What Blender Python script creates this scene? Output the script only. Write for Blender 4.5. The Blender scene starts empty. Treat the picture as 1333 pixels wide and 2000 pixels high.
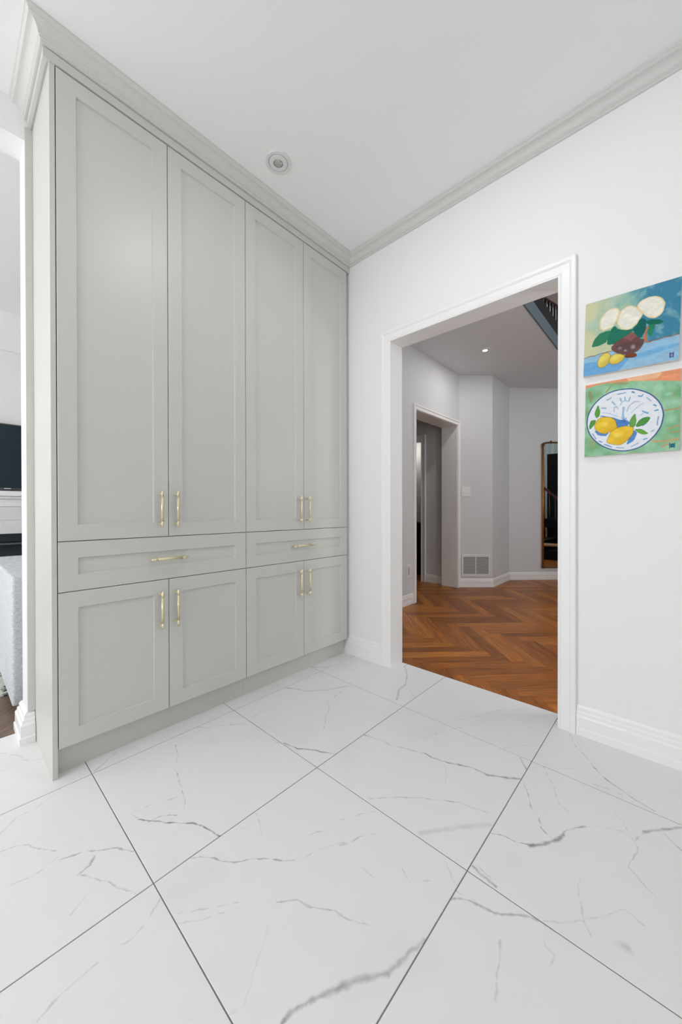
import bpy, bmesh, math, random
import numpy as np
from mathutils import Vector, Matrix

# ------------------------------------------------------------------ camera
scene = bpy.context.scene
COL = scene.collection
CAM_H, FPX, YAW, PITCH, ROLL = 1.0085, 717.5, math.radians(42.771), math.radians(-0.25), math.radians(-0.10)
fw = Vector((math.cos(YAW) * math.cos(PITCH), math.sin(YAW) * math.cos(PITCH), math.sin(PITCH)))
rt = Vector((math.sin(YAW), -math.cos(YAW), 0)); up = rt.cross(fw)
r2 = rt * math.cos(ROLL) + up * math.sin(ROLL); u2 = -rt * math.sin(ROLL) + up * math.cos(ROLL)
cam = bpy.data.cameras.new('camera'); cam_ob = bpy.data.objects.new('camera', cam); COL.objects.link(cam_ob)
cam.sensor_fit = 'HORIZONTAL'; cam.sensor_width = 36.0; cam.lens = FPX / 1333.0 * 36.0
cam.clip_start = 0.02; cam.clip_end = 200
cam_ob.matrix_world = Matrix(((r2.x, u2.x, -fw.x, 0), (r2.y, u2.y, -fw.y, 0), (r2.z, u2.z, -fw.z, CAM_H), (0, 0, 0, 1)))
scene.camera = cam_ob

# ------------------------------------------------------------------ world, light, exposure
vs = scene.view_settings
vs.view_transform = 'Standard'; vs.look = 'None'; vs.gamma = 1.0; vs.use_curve_mapping = False
vs.exposure = 0.06
try:
    scene.cycles.use_denoising = True
    scene.cycles.max_bounces = 8; scene.cycles.diffuse_bounces = 5; scene.cycles.glossy_bounces = 3; scene.cycles.use_light_tree = False; scene.cycles.adaptive_threshold = 0.03
    scene.cycles.sample_clamp_indirect = 6.0
    scene.cycles.caustics_reflective = False; scene.cycles.caustics_refractive = False
except Exception:
    pass
world = bpy.data.worlds.new('daylight'); scene.world = world; world.use_nodes = True
bg = world.node_tree.nodes['Background']; bg.inputs[0].default_value = (0.93, 0.97, 1.0, 1); bg.inputs[1].default_value = 0.45

def area(name, loc, direction, sx, sy, watts, color=(1, 1, 1), shape='RECTANGLE'):
    l = bpy.data.lights.new(name, 'AREA'); l.shape = shape; l.size = sx
    if shape == 'RECTANGLE': l.size_y = sy
    l.energy = watts; l.color = color
    o = bpy.data.objects.new(name, l); COL.objects.link(o); o.location = loc
    o.rotation_euler = Vector(direction).to_track_quat('-Z', 'Y').to_euler()
    return o
# daylight entering by the window openings (each light fills its own opening)
area('daylight_kitchen_patio', (-2.18, 1.45, 1.55), (1, 0, 0), 2.1, 1.15, 40, (0.98, 0.988, 1.0))
area('daylight_kitchen_window', (-0.55, -3.28, 1.80), (0, 1, 0), 2.6, 1.4, 15, (0.98, 0.988, 1.0))
area('daylight_living', (-2.18, 3.72, 1.5), (1, 0, 0), 2.0, 1.2, 27, (0.98, 0.99, 1.0))
area('daylight_hall', (3.35, -3.06, 2.4), (0, 1, 0), 2.0, 2.9, 40, (0.92, 0.97, 1.0))
area('kitchen_fill_light', (0.90, 0.70, 2.7615), (0, 0, -1), 0.11, 0.11, 5.4, (0.985, 0.99, 1.0), 'DISK')  # unseen fill light, added to brighten the cabinet corner
pl = bpy.data.lights.new('hall_fill_light', 'POINT'); pl.energy = 15; pl.shadow_soft_size = 0.09; pl.color = (1.0, 0.97, 0.94)
plo = bpy.data.objects.new('hall_fill_light', pl); COL.objects.link(plo); plo.location = (2.75, -0.45, 1.55)  # bare fill light added out of sight to brighten the hall
ll = bpy.data.lights.new('landing_fill_light', 'POINT'); ll.energy = 30; ll.shadow_soft_size = 0.12
llo = bpy.data.objects.new('landing_fill_light', ll); COL.objects.link(llo); llo.location = (4.9, 1.6, 4.7)  # added fill that brightens the wall behind the balusters

# ------------------------------------------------------------------ materials
def lin(c):
    r = []
    for v in c[:3]:
        v /= 255.0
        r.append(v / 12.92 if v <= 0.04045 else ((v + 0.055) / 1.055) ** 2.4)
    return (r[0], r[1], r[2], 1.0)
MATS = {}
def mat(name, rgb, rough=0.5, metal=0.0, spec=0.5, bump=0.0, bscale=60.0, vary=0.0, vscale=6.0, emit=None, estr=0.0):
    m = bpy.data.materials.new(name); m.use_nodes = True
    nt = m.node_tree; b = nt.nodes['Principled BSDF']
    b.inputs['Base Color'].default_value = lin(rgb); b.inputs['Roughness'].default_value = rough
    b.inputs['Metallic'].default_value = metal; b.inputs['Specular IOR Level'].default_value = spec
    tc = nt.nodes.new('ShaderNodeTexCoord')
    if vary:
        n = nt.nodes.new('ShaderNodeTexNoise'); n.inputs['Scale'].default_value = vscale; n.inputs['Detail'].default_value = 5
        nt.links.new(tc.outputs['Object'], n.inputs['Vector'])
        mx = nt.nodes.new('ShaderNodeMix'); mx.data_type = 'RGBA'
        c = lin(rgb); mx.inputs[6].default_value = tuple(v * (1 - vary) for v in c[:3]) + (1,)
        mx.inputs[7].default_value = tuple(min(1, v * (1 + vary)) for v in c[:3]) + (1,)
        nt.links.new(n.outputs['Fac'], mx.inputs[0]); nt.links.new(mx.outputs[2], b.inputs['Base Color'])
    if bump:
        n = nt.nodes.new('ShaderNodeTexNoise'); n.inputs['Scale'].default_value = bscale; n.inputs['Detail'].default_value = 3
        nt.links.new(tc.outputs['Object'], n.inputs['Vector'])
        bp = nt.nodes.new('ShaderNodeBump'); bp.inputs['Strength'].default_value = bump; bp.inputs['Distance'].default_value = 0.002
        nt.links.new(n.outputs['Fac'], bp.inputs['Height']); nt.links.new(bp.outputs['Normal'], b.inputs['Normal'])
    if emit:
        b.inputs['Emission Color'].default_value = lin(emit); b.inputs['Emission Strength'].default_value = estr
    MATS[name] = m
    return m
mat('wall_paint', (243, 243, 243), 0.6, spec=0.3)
mat('ceiling_paint', (246, 246, 246), 0.8, spec=0.2)
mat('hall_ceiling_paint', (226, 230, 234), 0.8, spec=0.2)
mat('trim_white', (246, 246, 246), 0.35, spec=0.45)
mat('cabinet_paint', (209, 209, 204), 0.38, spec=0.45)
mat('crown_paint', (216, 217, 214), 0.42, spec=0.4)
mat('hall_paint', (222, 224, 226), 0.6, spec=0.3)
mat('wall_paint_low_bounce', (168, 166, 162), 0.6)  # for the unseen near wall, greyed to cut the light it bounces
mat('gap_shade', (105, 105, 102), 0.8)  # carcass colour, darkened to stand for the shade in the door gaps
mat('grout', (128, 128, 127), 0.9, vary=0.15, vscale=40)
mat('brass', (240, 230, 196), 0.30, metal=0.7)
mat('brass_grip', (226, 215, 176), 0.42, metal=0.6, bump=0.25, bscale=900)
mat('plastic_white', (236, 236, 236), 0.35)
mat('lamp_trim', (228, 228, 228), 0.5)
mat('lamp_groove', (175, 175, 175), 0.6)
mat('lens_grey', (196, 196, 196), 0.22, metal=0.8)
mat('lamp_lit', (255, 250, 240), 0.5, emit=(255, 246, 232), estr=30)
mat('mirror_glass', (235, 238, 238), 0.02, metal=1.0)
mat('gilt', (176, 112, 44), 0.34, metal=0.75, vary=0.35, vscale=14)
mat('gilt_dark', (112, 74, 34), 0.4, metal=0.6, vary=0.4, vscale=60, bump=0.4, bscale=150)
mat('vent_dark', (118, 118, 120), 0.6)
mat('vent_slat', (196, 196, 198), 0.5)
mat('black_wood', (9, 9, 10), 0.6, spec=0.2)
mat('black_metal', (18, 18, 20), 0.45)
mat('dark_fascia', (98, 116, 126), 0.6)
mat('mahogany', (92, 42, 24), 0.35, vary=0.4, vscale=9)
mat('seat_wood', (196, 150, 98), 0.5, vary=0.2, vscale=20)
mat('screen', (4, 34, 42), 0.12)
mat('screen_bezel', (70, 66, 66), 0.4)
mat('firebox', (26, 34, 42), 0.55, bump=0.5, bscale=60, vary=0.3, vscale=30)
mat('firebox_strip', (82, 92, 94), 0.4)
mat('curtain', (222, 232, 232), 0.8)
mat('block_dark', (22, 22, 24), 0.6)
mat('canvas_edge', (226, 222, 214), 0.8)
mat('bottle_green', (40, 130, 110), 0.2)

def fabric():
    m = bpy.data.materials.new('sofa_fabric'); m.use_nodes = True; nt = m.node_tree; b = nt.nodes['Principled BSDF']
    tc = nt.nodes.new('ShaderNodeTexCoord'); acc = []
    for sc in ((500, 500, 60), (60, 60, 500)):
        mp = nt.nodes.new('ShaderNodeMapping'); mp.inputs['Scale'].default_value = sc
        n = nt.nodes.new('ShaderNodeTexNoise'); n.inputs['Scale'].default_value = 1.0; n.inputs['Detail'].default_value = 2
        nt.links.new(tc.outputs['Object'], mp.inputs['Vector']); nt.links.new(mp.outputs['Vector'], n.inputs['Vector']); acc.append(n)
    ad = nt.nodes.new('ShaderNodeMath'); ad.operation = 'MULTIPLY'
    nt.links.new(acc[0].outputs['Fac'], ad.inputs[0]); nt.links.new(acc[1].outputs['Fac'], ad.inputs[1])
    cr = nt.nodes.new('ShaderNodeValToRGB'); cr.color_ramp.elements[0].position = 0.12; cr.color_ramp.elements[1].position = 0.40
    cr.color_ramp.elements[0].color = lin((186, 191, 198)); cr.color_ramp.elements[1].color = lin((240, 243, 247))
    nt.links.new(ad.outputs[0], cr.inputs['Fac']); nt.links.new(cr.outputs['Color'], b.inputs['Base Color'])
    b.inputs['Roughness'].default_value = 0.95; b.inputs['Specular IOR Level'].default_value = 0.1
    bp = nt.nodes.new('ShaderNodeBump'); bp.inputs['Strength'].default_value = 0.3; bp.inputs['Distance'].default_value = 0.002
    nt.links.new(ad.outputs[0], bp.inputs['Height']); nt.links.new(bp.outputs['Normal'], b.inputs['Normal'])
    MATS['sofa_fabric'] = m
fabric()

def wood(name, ramp, grain=1.0, rough=0.38):
    """plank wood: tone by object, grain stretched along the plank's own x axis"""
    m = bpy.data.materials.new(name); m.use_nodes = True; nt = m.node_tree; b = nt.nodes['Principled BSDF']
    tc = nt.nodes.new('ShaderNodeTexCoord'); oi = nt.nodes.new('ShaderNodeObjectInfo')
    off = nt.nodes.new('ShaderNodeVectorMath'); off.operation = 'SCALE'; off.inputs[0].default_value = (37, 91, 53)
    nt.links.new(oi.outputs['Random'], off.inputs['Scale'])
    ad = nt.nodes.new('ShaderNodeVectorMath'); ad.operation = 'ADD'
    nt.links.new(tc.outputs['Object'], ad.inputs[0]); nt.links.new(off.outputs[0], ad.inputs[1])
    warp = nt.nodes.new('ShaderNodeTexNoise'); warp.inputs['Scale'].default_value = 7; warp.inputs['Detail'].default_value = 2
    nt.links.new(ad.outputs[0], warp.inputs['Vector'])
    wsc = nt.nodes.new('ShaderNodeVectorMath'); wsc.operation = 'MULTIPLY'; wsc.inputs[1].default_value = (0.0, 0.03, 0)
    nt.links.new(warp.outputs['Color'], wsc.inputs[0])
    ad2 = nt.nodes.new('ShaderNodeVectorMath'); ad2.operation = 'ADD'
    nt.links.new(ad.outputs[0], ad2.inputs[0]); nt.links.new(wsc.outputs[0], ad2.inputs[1])
    mp = nt.nodes.new('ShaderNodeMapping'); mp.inputs['Scale'].default_value = (5, 80, 20)
    nt.links.new(ad2.outputs[0], mp.inputs['Vector'])
    g = nt.nodes.new('ShaderNodeTexNoise'); g.inputs['Scale'].default_value = 1.0; g.inputs['Detail'].default_value = 6; g.inputs['Roughness'].default_value = 0.65
    nt.links.new(mp.outputs['Vector'], g.inputs['Vector'])
    tone = nt.nodes.new('ShaderNodeValToRGB')
    while len(tone.color_ramp.elements) < len(ramp): tone.color_ramp.elements.new(0.5)
    for e, (p, c) in zip(tone.color_ramp.elements, ramp): e.position = p; e.color = lin(c)
    nt.links.new(oi.outputs['Random'], tone.inputs['Fac'])
    gr = nt.nodes.new('ShaderNodeMapRange'); gr.inputs['From Min'].default_value = 0.38; gr.inputs['From Max'].default_value = 0.62
    gr.inputs['To Min'].default_value = 1 - 0.46 * grain; gr.inputs['To Max'].default_value = 1.08
    nt.links.new(g.outputs['Fac'], gr.inputs['Value'])
    mul = nt.nodes.new('ShaderNodeVectorMath'); mul.operation = 'SCALE'
    nt.links.new(tone.outputs['Color'], mul.inputs[0]); nt.links.new(gr.outputs['Result'], mul.inputs['Scale'])
    nt.links.new(mul.outputs[0], b.inputs['Base Color']); b.inputs['Roughness'].default_value = rough
    b.inputs['Specular IOR Level'].default_value = 0.35
    MATS[name] = m
wood('oak_herringbone', [(0.0, (150, 86, 30)), (0.3, (168, 97, 33)), (0.6, (186, 110, 38)), (0.85, (202, 127, 50)), (1.0, (152, 88, 34))])
wood('oak_grey_plank', [(0.0, (126, 104, 88)), (0.5, (146, 122, 104)), (1.0, (112, 92, 78))], 0.8)

def marble(name, segs, generic=False, base=(233, 233, 232), vein=(120, 125, 127), rough=0.38):
    m = bpy.data.materials.new(name); m.use_nodes = True; nt = m.node_tree; N = nt.nodes; L = nt.links
    b = N['Principled BSDF']; b.inputs['Roughness'].default_value = rough; b.inputs['Specular IOR Level'].default_value = 0.25
    geo = N.new('ShaderNodeNewGeometry')
    def noise(scale, detail=4):
        n = N.new('ShaderNodeTexNoise'); n.inputs['Scale'].default_value = scale; n.inputs['Detail'].default_value = detail
        L.new(geo.outputs['Position'], n.inputs['Vector']); return n
    pos = geo.outputs['Position']
    for sc, am in ((14, 0.020), (70, 0.006)):
        n = noise(sc, 3)
        s = N.new('ShaderNodeVectorMath'); s.operation = 'SUBTRACT'; L.new(n.outputs['Color'], s.inputs[0]); s.inputs[1].default_value = (0.5, 0.5, 0.5)
        k = N.new('ShaderNodeVectorMath'); k.operation = 'MULTIPLY'; L.new(s.outputs[0], k.inputs[0]); k.inputs[1].default_value = (am, am, 0)
        a = N.new('ShaderNodeVectorMath'); a.operation = 'ADD'; L.new(pos, a.inputs[0]); L.new(k.outputs[0], a.inputs[1]); pos = a.outputs[0]
    acc = None
    wn = noise(38, 3); wm = N.new('ShaderNodeMapRange'); wm.inputs['From Min'].default_value = 0.3; wm.inputs['From Max'].default_value = 0.7
    wm.inputs['To Min'].default_value = -0.0016; wm.inputs['To Max'].default_value = 0.0028; L.new(wn.outputs['Fac'], wm.inputs['Value'])
    def add(sock):
        nonlocal acc
        if acc is None: acc = sock; return
        q = N.new('ShaderNodeMath'); q.operation = 'MAXIMUM'; L.new(acc, q.inputs[0]); L.new(sock, q.inputs[1]); acc = q.outputs[0]
    for (ax, ay, bx, by, w, st) in segs:
        A = Vector((ax / 1000, ay / 1000, 0)); D = Vector((bx / 1000, by / 1000, 0)) - A; q = max(D.length_squared, 1e-9)
        s = N.new('ShaderNodeVectorMath'); s.operation = 'SUBTRACT'; L.new(pos, s.inputs[0]); s.inputs[1].default_value = A
        d = N.new('ShaderNodeVectorMath'); d.operation = 'DOT_PRODUCT'; L.new(s.outputs[0], d.inputs[0]); d.inputs[1].default_value = D / q
        c = N.new('ShaderNodeMath'); c.operation = 'ADD'; c.use_clamp = True; c.inputs[1].default_value = 0; L.new(d.outputs['Value'], c.inputs[0])
        k = N.new('ShaderNodeVectorMath'); k.operation = 'SCALE'; k.inputs[0].default_value = D; L.new(c.outputs[0], k.inputs['Scale'])
        e = N.new('ShaderNodeVectorMath'); e.operation = 'DISTANCE'; L.new(s.outputs[0], e.inputs[0]); L.new(k.outputs[0], e.inputs[1])
        r = N.new('ShaderNodeMapRange'); r.interpolation_type = 'SMOOTHSTEP'
        r.inputs['From Min'].default_value = 0.0; r.inputs['From Max'].default_value = w / 1000 * 1.25
        r.inputs['To Min'].default_value = st; r.inputs['To Max'].default_value = 0
        ea = N.new('ShaderNodeMath'); ea.operation = 'ADD'; L.new(e.outputs['Value'], ea.inputs[0]); L.new(wm.outputs['Result'], ea.inputs[1])
        L.new(ea.outputs[0], r.inputs['Value']); add(r.outputs['Result'])
    if generic:
        for sc, wd, st in ((1.3, 0.010, 0.35), (2.3, 0.008, 0.2)):
            n = N.new('ShaderNodeTexNoise'); n.inputs['Scale'].default_value = sc; n.inputs['Detail'].default_value = 5; n.inputs['Distortion'].default_value = 0.6
            L.new(pos, n.inputs['Vector'])
            a = N.new('ShaderNodeMath'); a.operation = 'SUBTRACT'; a.inputs[1].default_value = 0.5; L.new(n.outputs['Fac'], a.inputs[0])
            ab = N.new('ShaderNodeMath'); ab.operation = 'ABSOLUTE'; L.new(a.outputs[0], ab.inputs[0])
            r = N.new('ShaderNodeMapRange'); r.inputs['From Max'].default_value = wd; r.inputs['To Min'].default_value = st; r.inputs['To Max'].default_value = 0
            L.new(ab.outputs[0], r.inputs['Value']); add(r.outputs['Result'])
    # patchiness along the veins, and very faint clouds between them
    pn = noise(26, 4); pr = N.new('ShaderNodeMapRange'); pr.inputs['From Min'].default_value = 0.32; pr.inputs['From Max'].default_value = 0.62
    pr.inputs['To Min'].default_value = 0.45; pr.inputs['To Max'].default_value = 1.1; L.new(pn.outputs['Fac'], pr.inputs['Value'])
    pm = N.new('ShaderNodeMath'); pm.operation = 'MULTIPLY'; L.new(acc, pm.inputs[0]); L.new(pr.outputs['Result'], pm.inputs[1]); pm.use_clamp = True
    cn = noise(3.2, 5); cr = N.new('ShaderNodeMapRange'); cr.inputs['From Min'].default_value = 0.55; cr.inputs['From Max'].default_value = 0.8
    cr.inputs['To Min'].default_value = 0.0; cr.inputs['To Max'].default_value = 0.10; L.new(cn.outputs['Fac'], cr.inputs['Value'])
    sm = N.new('ShaderNodeMath'); sm.operation = 'ADD'; sm.use_clamp = True; L.new(pm.outputs[0], sm.inputs[0]); L.new(cr.outputs['Result'], sm.inputs[1])
    mx = N.new('ShaderNodeMix'); mx.data_type = 'RGBA'; mx.inputs[6].default_value = lin(base); mx.inputs[7].default_value = lin(vein)
    L.new(sm.outputs[0], mx.inputs[0]); L.new(mx.outputs[2], b.inputs['Base Color'])
    MATS[name] = m
    return m

def attr_mat(name, attr, rough=0.75):
    m = bpy.data.materials.new(name); m.use_nodes = True; nt = m.node_tree; b = nt.nodes['Principled BSDF']
    a = nt.nodes.new('ShaderNodeAttribute'); a.attribute_name = attr
    nt.links.new(a.outputs['Color'], b.inputs['Base Color']); b.inputs['Roughness'].default_value = rough
    b.inputs['Specular IOR Level'].default_value = 0.2
    n = nt.nodes.new('ShaderNodeTexNoise'); n.inputs['Scale'].default_value = 120
    bp = nt.nodes.new('ShaderNodeBump'); bp.inputs['Strength'].default_value = 0.15; bp.inputs['Distance'].default_value = 0.001
    nt.links.new(n.outputs['Fac'], bp.inputs['Height']); nt.links.new(bp.outputs['Normal'], b.inputs['Normal'])
    MATS[name] = m
attr_mat('painted_canvas', 'paint')

def rug_mat():
    m = bpy.data.materials.new('rug_weave'); m.use_nodes = True; nt = m.node_tree; b = nt.nodes['Principled BSDF']
    tc = nt.nodes.new('ShaderNodeTexCoord'); v = nt.nodes.new('ShaderNodeTexVoronoi'); v.inputs['Scale'].default_value = 16
    nt.links.new(tc.outputs['Object'], v.inputs['Vector'])
    n = nt.nodes.new('ShaderNodeTexNoise'); n.inputs['Scale'].default_value = 70; nt.links.new(tc.outputs['Object'], n.inputs['Vector'])
    a = nt.nodes.new('ShaderNodeMath'); a.operation = 'MULTIPLY'; nt.links.new(v.outputs['Distance'], a.inputs[0]); nt.links.new(n.outputs['Fac'], a.inputs[1])
    r = nt.nodes.new('ShaderNodeValToRGB'); r.color_ramp.elements[0].position = 0.10; r.color_ramp.elements[1].position = 0.19
    r.color_ramp.elements[0].color = lin((52, 60, 60)); r.color_ramp.elements[1].color = lin((214, 216, 206))
    nt.links.new(a.outputs[0], r.inputs['Fac']); nt.links.new(r.outputs['Color'], b.inputs['Base Color']); b.inputs['Roughness'].default_value = 1
    MATS['rug_weave'] = m
rug_mat()

# ------------------------------------------------------------------ builders
WLOC = {}
def tag(o, label=None, cat=None, group=None, kind=None):
    if label: o['label'] = label
    if cat: o['category'] = cat
    if group: o['group'] = group
    if kind: o['kind'] = kind
    return o
def attach(o, parent, loc):
    loc = Vector(loc); o.location = loc; WLOC[o.name] = loc
    if parent is not None:
        o.parent = parent; o.matrix_parent_inverse = Matrix.Translation(-WLOC[parent.name])
    return o
def empty(name, loc, label, cat, group=None):
    o = bpy.data.objects.new(name, None); COL.objects.link(o); o.empty_display_size = 0.1
    attach(o, None, loc); return tag(o, label, cat, group)
def link_mesh(name, me, material, parent, loc):
    if material and not me.materials: me.materials.append(MATS[material])
    o = bpy.data.objects.new(name, me); COL.objects.link(o); return attach(o, parent, loc)
def mesh(name, verts, faces, material, parent=None, smooth=False, mats=None, midx=None, fix=True):
    v = np.array(verts, float); c = (v.min(0) + v.max(0)) / 2
    me = bpy.data.meshes.new(name); me.from_pydata([tuple(p) for p in v - c], [], faces)
    if fix:
        bm = bmesh.new(); bm.from_mesh(me); bmesh.ops.recalc_face_normals(bm, faces=bm.faces); bm.to_mesh(me); bm.free()
    me.update()
    for m in (mats or [material]): me.materials.append(MATS[m])
    if midx is not None: me.polygons.foreach_set('material_index', midx)
    if smooth: me.polygons.foreach_set('use_smooth', [True] * len(me.polygons))
    o = bpy.data.objects.new(name, me); COL.objects.link(o); return attach(o, parent, c)
def from_bm(name, bm, material, parent=None, smooth=False, mats=None):
    me = bpy.data.meshes.new(name); bm.verts.ensure_lookup_table()
    v = np.array([x.co[:] for x in bm.verts]); c = (v.min(0) + v.max(0)) / 2
    for x in bm.verts: x.co -= Vector(c)
    bmesh.ops.recalc_face_normals(bm, faces=bm.faces); bm.to_mesh(me); bm.free()
    for m in (mats or [material]): me.materials.append(MATS[m])
    if smooth: me.polygons.foreach_set('use_smooth', [True] * len(me.polygons))
    o = bpy.data.objects.new(name, me); COL.objects.link(o); return attach(o, parent, c)
def bm_box(bm, lo, hi, bevel=0.0, seg=2):
    lo = Vector(lo); hi = Vector(hi); c = (lo + hi) / 2; s = hi - lo
    r = bmesh.ops.create_cube(bm, size=1.0, matrix=Matrix.Translation(c) @ Matrix.Diagonal((s.x, s.y, s.z, 1)))
    if bevel:
        es = list({e for v in r['verts'] for e in v.link_edges})
        bmesh.ops.bevel(bm, geom=es, offset=bevel, segments=seg, profile=0.5, affect='EDGES')
def box(name, lo, hi, material, parent=None, bevel=0.002, seg=2):
    bm = bmesh.new(); bm_box(bm, lo, hi, bevel, seg); return from_bm(name, bm, material, parent)
def boxes(name, lst, material, parent=None, bevel=0.002):
    bm = bmesh.new()
    for lo, hi in lst: bm_box(bm, lo, hi, bevel)
    return from_bm(name, bm, material, parent)
def bm_rod(bm, p, q, r, n=16, r2_=None):
    p = Vector(p); q = Vector(q); d = q - p
    m = Matrix.Translation((p + q) / 2) @ d.to_track_quat('Z', 'Y').to_matrix().to_4x4()
    bmesh.ops.create_cone(bm, cap_ends=True, segments=n, radius1=r, radius2=r if r2_ is None else r2_, depth=d.length, matrix=m)
def bm_lathe(bm, prof, center, n=40, axis='z'):
    rings = []
    for (r, z) in prof:
        ring = []
        for k in range(n):
            a = 2 * math.pi * k / n
            if r < 1e-6 and ring: ring.append(ring[0]); continue
            ring.append(bm.verts.new((center[0] + r * math.cos(a), center[1] + r * math.sin(a), center[2] + z)))
        rings.append(ring)
    for A, B in zip(rings[:-1], rings[1:]):
        for k in range(n):
            q = []
            for v in (A[k], A[(k + 1) % n], B[(k + 1) % n], B[k]):
                if v not in q: q.append(v)
            if len(q) > 2: bm.faces.new(q)
def sweep(name, path, prof, material, parent=None, side=1, seg=None, smooth=False):
    """profile (out, z) carried along a horizontal path with mitred corners; out is to the right of travel times side; seg picks one leg"""
    P = [Vector(p) for p in path]; n = len(P); offs = []
    for i in range(n):
        ns = []
        if i > 0: d = (P[i] - P[i - 1]).normalized(); ns.append(Vector((d.y, -d.x)) * side)
        if i < n - 1: d = (P[i + 1] - P[i]).normalized(); ns.append(Vector((d.y, -d.x)) * side)
        if len(ns) == 1: offs.append(ns[0])
        else:
            m = (ns[0] + ns[1]); offs.append(m / (1 + ns[0].dot(ns[1])))
    idx = range(n - 1) if seg is None else seg
    verts, faces = [], []; k = len(prof)
    use = sorted({j for i in idx for j in (i, i + 1)}); pos = {}
    for j in use:
        pos[j] = len(verts)
        for d, z in prof: verts.append((P[j].x + offs[j].x * d, P[j].y + offs[j].y * d, z))
    for i in idx:
        a, b = pos[i], pos[i + 1]
        for t in range(k):
            u = (t + 1) % k
            faces.append((a + t, a + u, b + u, b + t))
    faces.append(tuple(pos[use[0]] + t for t in range(k))); faces.append(tuple(pos[use[-1]] + t for t in range(k)))
    return mesh(name, verts, faces, material, parent)
def wall_panel(name, axis, t0, t1, a0, a1, z0, z1, openings, material, parent=None):
    """slab with rectangular openings; axis 'x': the slab's thickness runs in x (t0..t1) and it extends in y"""
    A = sorted({a0, a1} | {v for o in openings for v in o[:2] if a0 < v < a1}); Z = sorted({z0, z1} | {v for o in openings for v in o[2:] if z0 < v < z1})
    solid = {}
    for i in range(len(A) - 1):
        for j in range(len(Z) - 1):
            ca, cz = (A[i] + A[i + 1]) / 2, (Z[j] + Z[j + 1]) / 2
            solid[i, j] = not any(o[0] < ca < o[1] and o[2] < cz < o[3] for o in openings)
    verts, faces, cache = [], [], {}
    def V(t, a, z):
        k = (t, a, z)
        if k not in cache:
            cache[k] = len(verts); verts.append((t, a, z) if axis == 'x' else (a, t, z))
        return cache[k]
    for (i, j), s in solid.items():
        if not s: continue
        b0, b1, c0, c1 = A[i], A[i + 1], Z[j], Z[j + 1]
        for t in (t0, t1): faces.append((V(t, b0, c0), V(t, b1, c0), V(t, b1, c1), V(t, b0, c1)))
        if not solid.get((i - 1, j)): faces.append((V(t0, b0, c0), V(t1, b0, c0), V(t1, b0, c1), V(t0, b0, c1)))
        if not solid.get((i + 1, j)): faces.append((V(t0, b1, c0), V(t1, b1, c0), V(t1, b1, c1), V(t0, b1, c1)))
        if not solid.get((i, j - 1)): faces.append((V(t0, b0, c0), V(t1, b0, c0), V(t1, b1, c0), V(t0, b1, c0)))
        if not solid.get((i, j + 1)): faces.append((V(t0, b0, c1), V(t1, b0, c1), V(t1, b1, c1), V(t0, b1, c1)))
    return tag(mesh(name, verts, faces, material, parent), kind='structure')
def poly_prism(name, pts, z0, z1, material, parent=None):
    n = len(pts); v = [(x, y, z0) for x, y in pts] + [(x, y, z1) for x, y in pts]
    f = [tuple(range(n)), tuple(range(n, 2 * n))] + [(i, (i + 1) % n, n + (i + 1) % n, n + i) for i in range(n)]
    return mesh(name, v, f, material, parent)
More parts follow.
